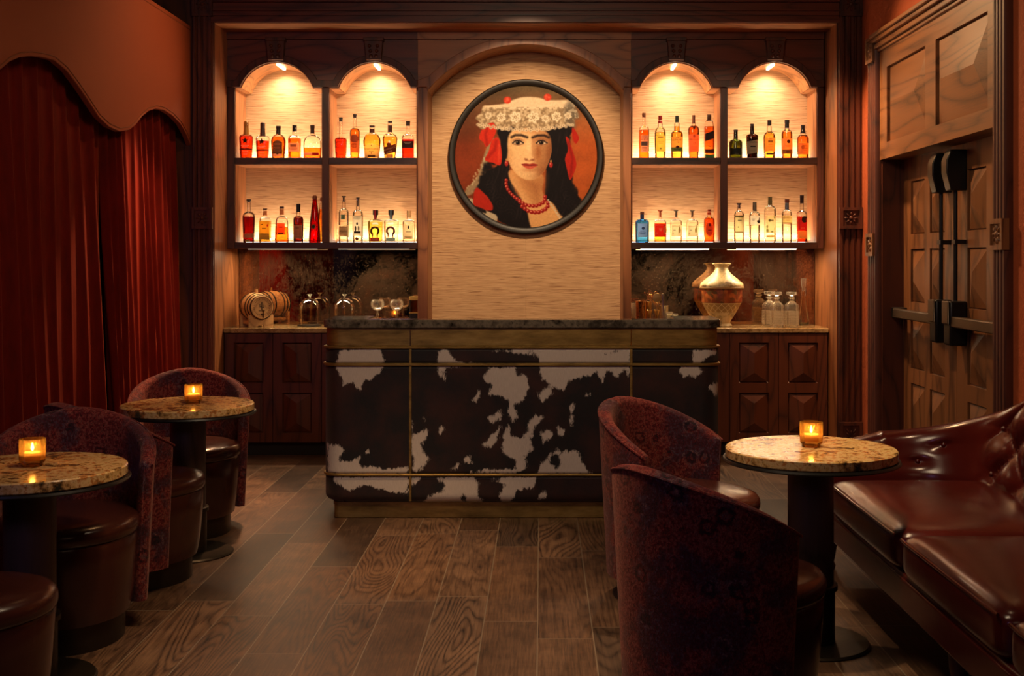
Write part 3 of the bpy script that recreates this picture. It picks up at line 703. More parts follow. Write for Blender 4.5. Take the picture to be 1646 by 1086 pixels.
def hide_panel(z0, z1, tuck=0.0):
    """cowhide skin following the rounded front; tuck rounds the lower edge inwards"""
    plan = [(BX0, BY+.43-.012*i) for i in range(0, 25)]
    plan = [(BX0, y) for y in np.linspace(BY+.43, BY+.11, 12)]
    plan += [(BX0+.1-.1*math.cos(t), BY+.1-.1*math.sin(t)) for t in np.linspace(0, PI/2, 9)]
    plan += [(x, BY) for x in np.linspace(BX0+.11, BX1-.11, 150)]
    plan += [(BX1-.1+.1*math.sin(t), BY+.1-.1*math.cos(t)) for t in np.linspace(0, PI/2, 9)]
    plan += [(BX1, y) for y in np.linspace(BY+.11, BY+.43, 12)]
    N = len(plan); M = max(4, int((z1-z0)/.014)); m = MB(); cx, cy = BC, BY+.4
    vs = []
    for i, (x, y) in enumerate(plan):
        for j in range(M+1):
            z = z0+(z1-z0)*j/M; k = 0
            if tuck and z < z0+tuck: q = 1-(z-z0)/tuck; k = tuck*(1-math.sqrt(max(0, 1-q*q*.98)))
            dx = -1 if x > BX1-.101 else (1 if x < BX0+.101 else 0); dy = 1 if y < BY+.101 else 0
            vs.append((x+k*dx*.9, y+k*dy, z))
    fs = [(i*(M+1)+j, (i+1)*(M+1)+j, (i+1)*(M+1)+j+1, i*(M+1)+j+1) for i in range(N-1) for j in range(M)]
    m.add(vs, fs); o = m.build('cowhide_panel', HIDE, bar)
    P = np.array(m.v); a = o.data.attributes.new('patch', 'FLOAT', 'POINT')
    a.data.foreach_set('value', hide_field(P[:, 0], P[:, 2]).astype(np.float32))
    o.modifiers.new('Solidify', 'SOLIDIFY').thickness = .012
    return o
hide_panel(zf(583.5)+.001, zf(560)-.001); hide_panel(zf(761)+.001, zf(588)-.001); hide_panel(zf(808.5), zf(765)-.001, .045)
for px in (659.5, 1014.5):
    x = X(px, BY); MB().box(x-.007, x+.007, BY-.0075, BY+.004, zf(805), zf(560)).build('brass_upright', BRASS, bar, bevel=.002)
    MB().box(x-.003, x+.003, BY+.001, BY+.008, zf(556), zf(528)).build('frieze_joint', BRASSY, bar)
MB().box(BX0+.03, BX1-.03, BY+.17, BY+.19, .05, BT-.06).build('back_board', PLINTH, bar)
# ------------------------------------------------------------------ tables and candles
TABZ = .72
def make_table(loc, label):
    t = thing('cafe_table', label, 'table', loc, 0, 'round stone cafe tables'); r = .312
    MB().lathe([(0, .684), (r-.004, .684), (r, .688), (r, .716), (r-.004, .72), (0, .72)], 72).build('tabletop', T_STONE, t, True)
    MB().lathe([(0, .671), (r+.008, .671), (r+.012, .676), (r+.008, .683), (0, .683)], 72).build('metal_tray', BLACK, t, True)
    MB().lathe([(.084, .21), (.084, .67)], 40).build('column', W_COLUMN, t, True)
    MB().lathe([(.088, .012), (.088, .20), (.098, .204), (.098, .222), (.086, .226)], 40).build('collar', BRONZE, t, True)
    MB().lathe([(0, 0), (.213, 0), (.215, .005), (.208, .012), (0, .0125)], 56).build('base_plate', BRONZE, t, True)
    return t
T_SPOTS = [((.996, 4.37), 'round stone table in front of the red sofa, brightly lit'), ((-1.704, 5.70), 'round stone table nearer the bar, in front of the red curtain'), ((-1.718, 3.97), 'round stone table cut by the left photo edge, nearest the camera')]
tab0 = None
for (x, y), lb in T_SPOTS:
    if tab0 is None: tab0 = make_table((x, y, 0), lb); continue
    c = copy_tree(tab0); c.location = (x, y, 0); c.rotation_euler.z = 2.1*x + y; c['label'] = lb
def candle_glass():
    t = NT('amber_ribbed_glass'); a = t.n('ShaderNodeBsdfTransparent', Color=(.97, .76, .40, 1)); b = t.n('ShaderNodeBsdfTranslucent', Color=(1, .62, .22, 1))
    c = t.n('ShaderNodeBsdfGlossy', Color=(1, .9, .7, 1), Roughness=.08)
    m1 = t.n('ShaderNodeMixShader', i0=.14, i1=a, i2=b); fr = t.n('ShaderNodeFresnel', IOR=1.45)
    m2 = t.n('ShaderNodeMixShader', i0=fr, i1=m1, i2=c); t.t.links.new(m2.outputs[0], t.out.inputs[0]); return t.m
GLASS_AMB = candle_glass(); WAX = plain('candle_wax', srgb(235, 205, 150), .5); FLAME = emis('candle_flame', (1, .62, .22, 1), 60)
def candle(px, Y, label):
    x = X(px, Y); t = thing('votive_candle', label, 'candle', (x, Y, TABZ), 0, 'amber candle glasses')
    p = [(.0, .006), (.030, .006), (.030, .0), (.034, .0), (.034, .010), (.0395, .014), (.041, .02), (.042, .080), (.0425, .086), (.0425, .092), (.0395, .092), (.0385, .084), (.0375, .022), (.0, .018)]
    MB().lathe(p, 120, ribs=30, ramp=.022, rib_range=(.013, .082)).build('glass_cup', GLASS_AMB, t, True)
    MB().lathe([(0, .0185), (.030, .0185), (.031, .045), (.028, .047), (0, .046)], 24).build('wax', WAX, t, True)
    MB().lathe([(0, .050), (.0045, .056), (.0055, .062), (.0035, .070), (0, .079)], 12).build('flame', FLAME, t, True)
    l = lamp('POINT', 'candle_glow', (x, Y, TABZ+.066), 1.5, (1, .55, .2), size=.006)
    return t
candle(1304, 4.40, 'amber ribbed candle glass on the bright table by the sofa')
candle(311, 5.71, 'amber ribbed candle glass on the table nearer the bar')
candle(52, 3.99, 'amber ribbed candle glass on the table cut by the left photo edge')
# ------------------------------------------------------------------ barrel chairs (local frame: facing +x)
def make_chair(label):
    t = thing('barrel_chair', label, 'chair', (0, 0, 0), 0, 'patterned barrel chairs'); W = math.radians(102)
    def top(f): return .632 + .186*(1 - (abs(f)/W)**1.7)
    rad = lambda z: .318 - .042*(1-min(z, .82)/.82)
    NS = 72; K = 28; m = MB(); vs = []
    for i in range(NS+1):
        f = -W + 2*W*i/NS; a = PI + f; th = .056
        e = abs(f) - (W-.09)
        if e > 0: th *= math.sqrt(max(.02, 1-(e/.09)**2))
        zt = top(f); zb = .105
        mid = lambda z: rad(z) - .028
        sec = []
        for k in range(10): z = zb + (zt-.028-zb)*k/9; sec.append((mid(z)+th/2, z))
        for k in range(1, 8): q = PI*k/8; sec.append((mid(zt)+th/2*math.cos(q), zt-.028+.028*math.sin(q)))
        for k in range(10): z = zt-.028 + (zb-zt+.028)*k/9; sec.append((mid(z)-th/2, z))
        for r, z in sec: vs.append((r*math.cos(a), r*math.sin(a), z))
    n = len(sec)
    fs = [(i*n+k, i*n+(k+1) % n, (i+1)*n+(k+1) % n, (i+1)*n+k) for i in range(NS) for k in range(n)] + [tuple(range(n)), tuple(NS*n+k for k in range(n))]
    m.add(vs, fs); sh = m.build('backrest_shell', FABRIC, t, True, angle=60)
    pts = []
    for i in range(NS+1):
        f = (-W+.03) + (2*W-.06)*i/NS; z = top(f)-.012; r = rad(z)-.001; pts.append((r*math.cos(PI+f), r*math.sin(PI+f), z))
    MB().tube(pts, .005, 6).build('piping', FABRIC, sh, True)
    def oval(ax, ay, cx, prof, mat, name, n=64):
        b = MB(); v = []
        for s, z in prof:
            for k in range(n):
                q = 2*PI*k/n; v.append((cx + ax*s*math.cos(q), ay*s*math.sin(q), z))
        P = len(prof); f_ = [(i*n+k, i*n+(k+1) % n, (i+1)*n+(k+1) % n, (i+1)*n+k) for i in range(P-1) for k in range(n)] + [tuple(range(n-1, -1, -1)), tuple((P-1)*n+k for k in range(n))]
        return b.add(v, f_).build(name, mat, t, True, angle=50)
    oval(.300, .250, .072, [(.86, .098), (.90, .102), (.925, .13), (.95, .18), (.985, .30), (1.0, .385), (.985, .392)], L_SEAT, 'seat_base')
    oval(.302, .253, .072, [(.97, .3925), (.995, .395), (1.015, .405), (1.02, .42), (1.01, .438), (.97, .452), (.88, .462), (.7, .470), (.4, .475), (.1, .476)], L_SEAT, 'seat_cushion')
    oval(.245, .205, .075, [(1, 0), (1, .099)], BRONZE, 'plinth')
    return t
C_SPOTS = [(.530, 3.60, 34, 'patterned barrel chair nearest the camera on the right, its back turned'),
 (.557, 4.97, -40, 'patterned barrel chair half hidden behind the near right chair, beside the bar'),
 (-1.855, 6.24, -72, 'patterned barrel chair between the bar and the left stone tables'),
 (-1.83, 5.165, 52, 'patterned barrel chair in the middle of the left row, shown from behind'),
 (-1.80, 4.515, -75, 'patterned barrel chair behind the nearest left table, its leather seat toward us'),
 (-1.775, 3.35, 32, 'leather-seated barrel chair in the bottom left corner, mostly outside the photo')]
ch0 = None
for x, y, a, lb in C_SPOTS:
    if ch0 is None: ch0 = c = make_chair(lb)
    else: c = copy_tree(ch0); c['label'] = lb
    c.location = (x, y, 0); c.rotation_euler.z = math.radians(a)
# ------------------------------------------------------------------ tufted sofa
def make_sofa():
    t = thing('tufted_sofa', 'oxblood leather sofa with a deep button-tufted back along the right wall', 'sofa', (1.62, 3.8, 0))
    X0, XB, Y1, YF_, R = 1.275, 1.90, 5.33, 2.3, .30
    # base
    m = MB().box(X0-.005, 2.13, YF_, Y1+.18, .185, .315); m.build('seat_frame', L_SOFA, t, bevel=.02)
    MB().box(X0-.012, X0+.01, YF_+.01, Y1-.0, .19, .30).build('front_rail', L_SOFA, t, bevel=.008)
    for x, y in ((X0+.05, Y1+.08), (X0+.05, YF_+.08), (2.04, Y1+.08), (2.04, YF_+.08), (X0+.05, 3.75)):
        MB().lathe([(.0, 0), (.018, 0), (.022, .02), (.014, .035), (.020, .06), (.030, .12), (.034, .186)], 16, (x, y, 0)).build('leg', W_DARK, t)
    def cushion(y0, y1):
        cx, cy, cz = (X0+XB+.02)/2, (y0+y1)/2, .385; ax, ay, az = (XB+.02-X0)/2+.03, (y1-y0)/2-.002, .088
        def sp(q, e): c = math.cos(q); return math.copysign(abs(c)**e, c)
        def ss(q, e): c = math.sin(q); return math.copysign(abs(c)**e, c)
        NU, NV = 120, 40; m = MB(); vs = []
        for j in range(NV+1):
            v = -PI/2 + PI*j/NV
            for i in range(NU):
                u = 2*PI*i/NU; a, b = .16, .42
                x = ax*sp(v, b)*sp(u, a); y = ay*sp(v, b)*ss(u, a); z = az*ss(v, b)
                if z > 0: z *= 1 + .10*(1-(x/ax)**2)*(1-(y/ay)**2) + .045*mnoise.noise((x*5+cy*3, y*4, 1.7))
                vs.append((cx+x, cy+y, cz+z))
        m.add(vs, [(j*NU+i, j*NU+(i+1) % NU, (j+1)*NU+(i+1) % NU, (j+1)*NU+i) for j in range(NV) for i in range(NU)])
        o = m.build('seat_cushion', L_SOFA, t, angle=80)
        x0 = cx-ax+.006; z = cz+az*.66
        MB().tube([(x0, y0+.04, z), (x0-.004, y0+.10, z), (x0-.004, y1-.10, z), (x0, y1-.04, z)], .0055, 8).build('piping', L_SOFA, o)
    cushion(4.15, 5.17); cushion(3.20, 4.145); cushion(2.32, 3.195)
    # one continuous back and arm, swept round the corner
    L1 = Y1-R-YF_; LC = R*PI/2; L2 = XB-R-X0; LT = L1+LC+L2
    def path(s):
        if s < L1: return Vector((XB, YF_+s, 0)), Vector((1, 0, 0))
        if s < L1+LC:
            a = (s-L1)/R; return Vector((XB-R+R*math.cos(a), Y1-R+R*math.sin(a), 0)), Vector((math.cos(a), math.sin(a), 0))
        return Vector((XB-R-(s-L1-LC), Y1, 0)), Vector((0, 1, 0))
    def top(s):
        if s < L1-.25: return .885
        q = (s-(L1-.25))/(LC+.25+.02)
        if q < 1: return .885 - .27*(q*q*(3-2*q))
        return .615 - .075*((s-L1-LC)/L2)
    tk = [(0, .34), (.015, .45), (.045, .56), (.075, .68), (.095, .78), (.115, .84), (.145, .875), (.19, .885), (.228, .86), (.238, .80), (.225, .70), (.22, .5), (.22, .19)]
    p_, q_ = .155, .125
    def fn(u, v):
        s = LT*u; h = top(s); c, o = path(s)
        x = v*(len(tk)-1); i = min(int(x), len(tk)-2); f = x-i
        P = [tk[max(i-1, 0)], tk[i], tk[i+1], tk[min(i+2, len(tk)-1)]]
        cr_ = lambda a, b, c_, d: .5*((2*b) + (c_-a)*f + (2*a-5*b+4*c_-d)*f*f + (3*b-a-3*c_+d)*f**3)
        oo = cr_(*[k[0] for k in P]); z = cr_(*[k[1] for k in P])
        zz = z if z < .45 else .45 + (z-.45)*(h-.45)/(.885-.45)
        d = 0.0
        if x < 7.2:
            fade = max(0, min(1, (L1+LC*.28-s)/.12)) * max(0, min(1, (z-.42)/.06)) * max(0, min(1, (7.2-x)/1.2))
            a, b = s/p_/2, (z-.50)/q_/2
            tuft = (abs(math.sin(PI*(a+b))*math.sin(PI*(a-b))))**.42
            d = -fade*.055*(1-tuft)+.016*fade
            for bs, bz in ((L1+LC*.62, .70), (L1+LC*.80, .56)):
                rr = ((s-bs)**2 + (z-bz)**2); d -= .022*math.exp(-rr/.0016)
        pos = c + o*(oo-d)
        return (pos.x, pos.y, zz)
    b = MB().grid(fn, 300, 72); bo = b.build('tufted_back', L_SOFA, t, angle=80)
    # rolled end cap of the low arm and the far end of the back
    for s in (0.0, 1.0):
        e = MB(); e.add([fn(s, j/72) for j in range(73)], [tuple(range(73))]); e.build('end_panel', L_SOFA, t)
    for a2 in range(-3, 60):
        for b2 in range(0, 5):
            if (a2+b2) % 2: continue
            s = a2*p_; z = .50+b2*q_
            if not (L1-1.0 < s < L1+LC*.2) or not .5 <= z <= .84: continue
            v = min([j/288 for j in range(0, 170)], key=lambda q: abs(np.interp(q*(len(tk)-1), range(len(tk)), [k[1] for k in tk])-z))
            MB().sphere(fn(s/LT, v), .013, 12, 8).build('button', L_SOFA, bo)
    for bs, bz in ((L1+LC*.62, .70), (L1+LC*.80, .56)):
        v = min([j/288 for j in range(0, 170)], key=lambda q: abs(np.interp(q*(len(tk)-1), range(len(tk)), [k[1] for k in tk])-bz))
        MB().sphere(fn(bs/LT, v), .013, 12, 8).build('button', L_SOFA, bo)
    return t
make_sofa()
# ------------------------------------------------------------------ round framed portrait
def portrait():
    PY = D3-.014; R = 124.5*(PY-.04)/F; c = (X(845.5, PY-.04), PY, Z(251.5, PY-.04))
    t = thing('framed_portrait', 'round portrait of a dark-haired woman in a lace headdress, in a dark frame', 'picture', c)
    MB().lathe([(R*.915, .024), (R*.92, .040), (R*.945, .050), (R*.985, .050), (R, .040), (R, 0), (R*.915, 0), (R*.915, .024)], 128, c, 'y', caps=False).build('frame', plain('black_frame', (.010, .007, .005, 1), .40, 0, .25), t)
    NR_, NA = 200, 620; r0 = R*.917
    m = MB(); vs = [(c[0], c[1]-.026, c[2])]
    for i in range(1, NR_+1):
        for k in range(NA):
            a = 2*PI*k/NA; vs.append((c[0]+r0*i/NR_*math.cos(a), c[1]-.026, c[2]+r0*i/NR_*math.sin(a)))
    fs = [(0, 1+k, 1+(k+1) % NA) for k in range(NA)] + [(1+(i-1)*NA+k, 1+i*NA+k, 1+i*NA+(k+1) % NA, 1+(i-1)*NA+(k+1) % NA) for i in range(1, NR_) for k in range(NA)]
    m.add(vs, fs)
    P = np.array(vs); S = 480/(R*.917)
    x = (P[:, 0]-c[0])*S + 522; y = 548 - (P[:, 2]-c[2])*S
    rng = np.random.RandomState(4)
    def vnoise(x, y, sc, seed=0, octv=3):
        out = np.zeros_like(x); amp = 1; tot = 0
        for o in range(octv):
            r = np.random.RandomState(seed+o).rand(64, 64); u = x/sc*2**o; v = y/sc*2**o
            i = np.floor(u).astype(int); j = np.floor(v).astype(int); fu = u-i; fv = v-j; fu = fu*fu*(3-2*fu); fv = fv*fv*(3-2*fv)
            gq = lambda a, b: r[a % 64, b % 64]
            out += amp*((gq(i, j)*(1-fu)+gq(i+1, j)*fu)*(1-fv) + (gq(i, j+1)*(1-fu)+gq(i+1, j+1)*fu)*fv); tot += amp; amp *= .5
        return out/tot
    C = np.zeros((len(P), 3))
    def lay(mask, col):
        nonlocal C
        mk = np.clip(mask, 0, 1)[:, None]; C = C*(1-mk) + np.array(col, float)*mk
    def soft(d, w=3.0): return np.clip(.5 - d/w/2, 0, 1)
    def smooth_poly(pts, n=6):
        out = []; N = len(pts)
        for i in range(N):
            p0, p1, p2, p3 = [np.array(pts[(i+k-1) % N], float) for k in range(4)]
            for q in range(n):
                f = q/n; out.append(tuple(.5*((2*p1)+(p2-p0)*f+(2*p0-5*p1+4*p2-p3)*f*f+(3*p1-p0-3*p2+p3)*f**3)))
        return out
    wx = (vnoise(x, y, 60, 9)-.5)*14; wy = (vnoise(x, y, 60, 29)-.5)*14
    def poly(pts, col, w=3, sm=True, wob=0.0, k=1.0): lay(k*soft(sd_poly(smooth_poly(pts) if sm else pts, x+wx*wob, y+wy*wob), w), col)
    def ell(cx, cy, rx, ry, col, w=3, rot=0, k=1.0):
        a = math.radians(rot); u = (x-cx)*math.cos(a)+(y-cy)*math.sin(a); v = -(x-cx)*math.sin(a)+(y-cy)*math.cos(a)
        d = (np.sqrt((u/rx)**2+(v/ry)**2)-1)*min(rx, ry); lay(k*soft(d, w), col)
    def line(pts, wd, col, w=3, k=1.0):
        d = np.full(x.shape, 1e9)
        for (ax, ay), (bx, by) in zip(pts[:-1], pts[1:]):
            ex, ey = bx-ax, by-ay; tt = np.clip(((x-ax)*ex+(y-ay)*ey)/(ex*ex+ey*ey), 0, 1)
            d = np.minimum(d, np.hypot(x-ax-tt*ex, y-ay-tt*ey))
        lay(k*soft(d-wd, w), col)
    # ground: olive above, rust to the sides
    n = vnoise(x, y, 160, 3, 4); f = np.clip((y-60)/420, 0, 1)[:, None]; h = np.clip((x-100)/850, 0, 1)[:, None]
    C = np.array([104, 90, 66.])*(1-f) + (np.array([132, 60, 34.])*(1-h) + np.array([186, 96, 46.])*h)*f
    C *= (.78+.44*n)[:, None]
    # veil hanging at the left
    poly([(300,420),(262,470),(230,560),(190,680),(110,780),(125,815),(210,760),(255,690),(262,600),(310,470)], (168, 150, 118), 6, k=.85)
    for q in range(26):
        u = q/26; ell(285-170*u+rng.rand()*26, 480+290*u, 6, 6, (208, 192, 158), 4, k=.7)
    # hair
    HA = (28, 22, 26)
    poly([(330,345),(450,330),(640,330),(830,340),(815,420),(790,520),(790,620),(805,720),(850,800),(890,850),(850,930),(760,990),(690,940),(650,800),(640,600),(430,600),(420,700),(460,790),(520,880),(560,1030),(420,1020),(310,960),(285,860),(225,820),(205,730),(250,650),(330,600),(352,470)], HA, 5, wob=1.6)
    st = vnoise(x*2.2+y*.5, y*.25, 26, 51, 3)
    hm = soft(np.maximum(sd_poly([(330,345),(830,340),(790,520),(805,720),(890,850),(760,990),(690,940),(650,800),(640,600),(430,600),(460,790),(560,1030),(310,960),(205,730),(330,600)], x, y), 0), 4)
    lay(hm*np.clip((st-.58)*3, 0, .5), (74, 62, 62))
    for cx_, cy_ in ((250,700),(280,790),(350,860),(420,940),(470,820),(800,800),(840,860),(740,900)):
        a = np.arctan2(y-cy_, x-cx_); r = np.hypot(x-cx_, y-cy_); lay(np.clip(np.sin(r*.30+a*2), 0, 1)**2*soft(r-52, 40)*.42*hm, (96, 82, 80))
    for k in range(70):                           # loose curls along the edge of the hair
        q = k/69; bx_, by_ = np.interp(q, [0, .2, .45, .7, 1], [345, 250, 208, 300, 520]), np.interp(q, [0, .2, .45, .7, 1], [500, 660, 780, 920, 1010])
        ell(bx_+(rng.rand()-.5)*46, by_+(rng.rand()-.5)*46, 10+rng.rand()*16, 8+rng.rand()*12, HA, 7, rng.rand()*180, .9)
        bx_, by_ = np.interp(q, [0, .3, .6, 1], [800, 795, 822, 880]), np.interp(q, [0, .3, .6, 1], [420, 620, 740, 860]); ell(bx_+(rng.rand()-.5)*34, by_+(rng.rand()-.5)*34, 9+rng.rand()*12, 8+rng.rand()*12, HA, 7, rng.rand()*180, .85)
    # dress and shoulder
    poly([(150,830),(230,900),(320,950),(300,1010),(180,960),(110,850)], (196, 178, 150), 5, wob=1)
    poly([(185,765),(235,790),(290,860),(292,908),(240,905),(165,870)], (186, 48, 32), 4, wob=.8)
    poly([(165,880),(240,905),(250,930),(200,915)], (40, 30, 30), 4)
    # chest, neck
    SK = (232, 180, 122)
    poly([(470,850),(520,880),(560,1030),(650,1030),(770,975),(745,930),(700,860),(640,840),(560,830)], (226, 172, 114), 6)
    poly([(412,640),(420,720),(470,790),(520,880),(600,895),(650,850),(632,770),(640,680),(560,640)], (214, 158, 104), 6)
    poly([(500,700),(600,700),(645,670),(640,760),(600,860),(560,800)], (172, 112, 70), 40, k=.75)
    poly([(425,680),(440,700),(560,880),(520,880),(440,760)], (240, 192, 136), 24, k=.5)
    # face
    face = [(398,380),(388,440),(392,520),(408,590),(440,645),(490,690),(545,706),(600,690),(648,640),(680,570),(697,490),(694,410),(660,365),(550,350),(450,358)]
    poly(face, (240, 198, 144), 4)
    fm = soft(sd_poly(smooth_poly(face), x, y), 4)
    def shade(cx, cy, rx, ry, col, k): d = ((x-cx)/rx)**2+((y-cy)/ry)**2; lay(fm*np.exp(-d)*k, col)
    shade(712, 540, 96, 230, (140, 82, 48), .95); shade(650, 655, 100, 60, (150, 90, 54), .75); shade(400, 600, 34, 130, (206, 148, 96), .6)
    shade(545, 372, 170, 26, (190, 132, 86), .6); shade(604, 520, 28, 84, (168, 104, 62), .85); shade(470, 430, 60, 22, (200, 146, 98), .55); shade(625, 430, 56, 22, (176, 116, 74), .7)
    shade(470, 590, 60, 46, (244, 196, 146), .6); shade(545, 660, 50, 26, (246, 206, 156), .5); shade(490, 400, 70, 30, (250, 214, 164), .4); shade(540, 480, 18, 70, (250, 214, 164), .7)
    shade(548, 640, 46, 10, (190, 128, 84), .6)
    poly([(366,500),(384,490),(398,520),(402,575),(388,580),(372,545)], (222, 166, 114), 4)
    for P_ in ([(385,350),(470,352),(430,372),(408,400),(396,450),(398,520),(385,600),(360,560),(356,420)], [(640,350),(720,350),(730,480),(712,600),(694,640),(702,540),(694,450),(676,400),(650,372)]):
        poly(P_, HA, 7, wob=.5)
    # brows, eyes
    line([(424,415),(450,402),(490,402),(530,416)], 7, (46, 32, 28), 7); line([(566,418),(600,405),(645,404),(676,418)], 7, (44, 30, 27), 7)
    for ex, s in ((468, 1), (628, 1)):
        ell(ex, 452, 38, 18, (196, 150, 110), 8, k=.8); ell(ex, 454, 32, 13, (222, 196, 166), 4)
        ell(ex-2, 453, 15, 14, (52, 32, 24), 3); ell(ex-2, 453, 7, 7, (14, 10, 10), 2); ell(ex-7, 448, 3, 3, (240, 225, 200), 2)
        line([(ex-36,456),(ex-18,440),(ex+8,437),(ex+36,455)], 4, (36, 24, 22), 4); line([(ex-30,462),(ex,470),(ex+32,462)], 1.6, (140, 90, 62), 4)
        line([(ex-34,436),(ex,424),(ex+34,436)], 1.5, (150, 100, 70), 5)
    # nose, mouth
    line([(574,430),(568,480),(576,540)], 3, (170, 108, 70), 14, .55); ell(524, 566, 10, 6, (120, 66, 46), 5); ell(566, 568, 11, 6, (112, 60, 42), 5)
    ell(546, 560, 22, 14, (244, 200, 150), 14, k=.6); line([(515,560),(522,572),(545,576),(572,570),(582,556)], 2, (176, 112, 76), 6)
    poly([(494,600),(522,594),(546,598),(570,594),(600,604),(572,624),(546,630),(518,622)], (196, 84, 66), 4); poly([(494,600),(522,594),(546,598),(570,594),(600,604),(548,608)], (160, 56, 48), 3)
    line([(494,601),(522,606),(548,609),(574,606),(602,604)], 1.6, (92, 34, 32), 3); ell(548, 619, 20, 5, (224, 124, 100), 6, k=.7)
    # earrings, beads
    for ex, ey in ((390,592),(690,602)):
        ell(ex, ey, 13, 20, (176, 48, 44), 3); ell(ex, ey-24, 6, 8, (200, 150, 90), 3); ell(ex-4, ey-6, 4, 5, (236, 140, 120), 3)
    def beads(pts, r, gap):
        pts = [np.array(p, float) for p in pts]; acc = 0
        for a, b in zip(pts[:-1], pts[1:]):
            L = np.hypot(*(b-a)); 
            while acc < L:
                p = a + (b-a)*acc/L; ell(p[0], p[1], r, r, (170, 40, 34), 2.5); ell(p[0]+2, p[1]+4, r*.6, r*.5, (128, 24, 24), 4, k=.6); ell(p[0]-4, p[1]-4, r*.34, r*.34, (240, 150, 126), 3); acc += gap
            acc -= L
    beads([(388,708),(386,740),(398,768),(420,798),(450,826),(490,850)], 12, 22)
    beads([(480,852),(520,874),(560,882),(600,878),(640,858),(656,826),(640,806)], 13, 24)
    beads([(496,884),(530,912),(570,926),(612,924),(650,906),(672,880),(668,846)], 14, 25)
    for q in range(16): ell(672+q*6, 840+q*9+(q % 2)*4, 6, 5, (214, 198, 168), 3)
    # ribbons
    for P_ in ([(245,330),(300,315),(320,370),(290,440),(255,480),(232,450),(204,415)], [(290,440),(330,420),(352,480),(358,560),(345,606),(300,590),(245,570),(270,510)]):
        poly(P_, (206, 56, 36), 3)
    line([(262,340),(248,400),(258,470)], 5, (150, 32, 26), 10, .8); line([(320,440),(310,500),(260,560)], 6, (150, 32, 26), 12, .8); line([(340,470),(338,580)], 4, (232, 96, 66), 8, .7)
    for P_ in ([(835,350),(862,380),(880,425),(858,460),(836,420)], [(790,415),(812,430),(835,500),(862,590),(850,650),(820,705),(800,640),(786,560),(805,500)]):
        poly(P_, (182, 44, 30), 3)
    line([(808,450),(838,560),(822,680)], 5, (132, 26, 22), 10, .8)
    # lace headdress
    top_ = [(240,205),(370,190),(430,165),(500,145),(590,146),(680,165),(820,168),(850,210),(790,225),(520,225),(300,220)]
    band_ = [(238,202),(320,210),(520,205),(700,185),(822,168),(862,230),(880,280),(850,300),(852,345),(800,330),(760,352),(720,338),(690,366),(640,376),(610,350),(560,372),(520,350),(470,368),(420,345),(385,370),(330,350),(300,318),(262,330),(238,362),(200,345),(205,310),(182,285),(215,250)]
    poly(band_, (186, 162, 128), 5, wob=.5); poly(top_, (226, 202, 168), 5)
    poly([(820,170),(862,230),(880,280),(850,300),(852,345),(800,330),(780,230)], (98, 92, 84), 18, k=.75)
    ln = vnoise(x, y, 14, 77, 2); bm = soft(sd_poly(smooth_poly(band_), x, y), 4)*(y > 212); lay(bm*np.clip((ln-.5)*5, 0, .5), (120, 98, 74)); lay(bm*np.clip((.42-ln)*6, 0, .5), (232, 214, 182))
    for q in range(44):                           # scalloped hem of small blossoms
        u = q/43; hx = 196 + 640*u; hy = 330 + 36*math.sin(u*PI) + 7*math.sin(q*2.4); ell(hx, hy, 11, 10, (228, 208, 176), 4, k=.9); ell(hx, hy, 3, 3, (120, 96, 70), 3)
    for fx, fy, r in ((354,282,34),(450,280,42),(572,280,44),(652,290,28),(728,276,36),(268,268,26),(806,270,26)):
        for k in range(6):
            a = k*PI/3+.3; ell(fx+math.cos(a)*r*.58, fy+math.sin(a)*r*.58, r*.36, r*.30, (238, 222, 192), 4, math.degrees(a)); ell(fx+math.cos(a)*r*.5, fy+math.sin(a)*r*.5, r*.10, r*.06, (150, 124, 92), 3, math.degrees(a))
        ell(fx, fy, r*.22, r*.22, (146, 118, 86), 3); ell(fx, fy, r*.12, r*.12, (226, 206, 168), 3)
    line([(300,215),(520,222),(790,180)], 2, (238, 216, 184), 10, .7)
    for bx_, by_ in ((396,165),(668,146)):
        ell(bx_, by_, 26, 24, (200, 68, 46), 3)
        for q in range(7): ell(bx_-14+rng.rand()*26, by_-14+rng.rand()*24, 6, 6, (230, 104, 78), 4, k=.8)
    C *= (.94+.12*vnoise(x, y, 9, 91, 2))[:, None]
    C = np.clip(C, 0, 255)/255; L = np.where(C <= .04045, C/12.92, ((C+.055)/1.055)**2.4)
    o = m.build('canvas', None, t)
    at = o.data.attributes.new('paint', 'FLOAT_COLOR', 'POINT')
    L = np.clip(L, 0, 1)**1.12*.78
    at.data.foreach_set('color', np.concatenate([L, np.ones((len(L), 1))], 1).astype(np.float32).ravel())
    q = NT('painted_canvas'); q.P(Base_Color=q.n('ShaderNodeAttribute', {'attribute_name': 'paint'}).outputs['Color'], Roughness=.8); q.b.inputs['Specular IOR Level'].default_value = .15
    o.data.materials[0] = q.m
portrait()
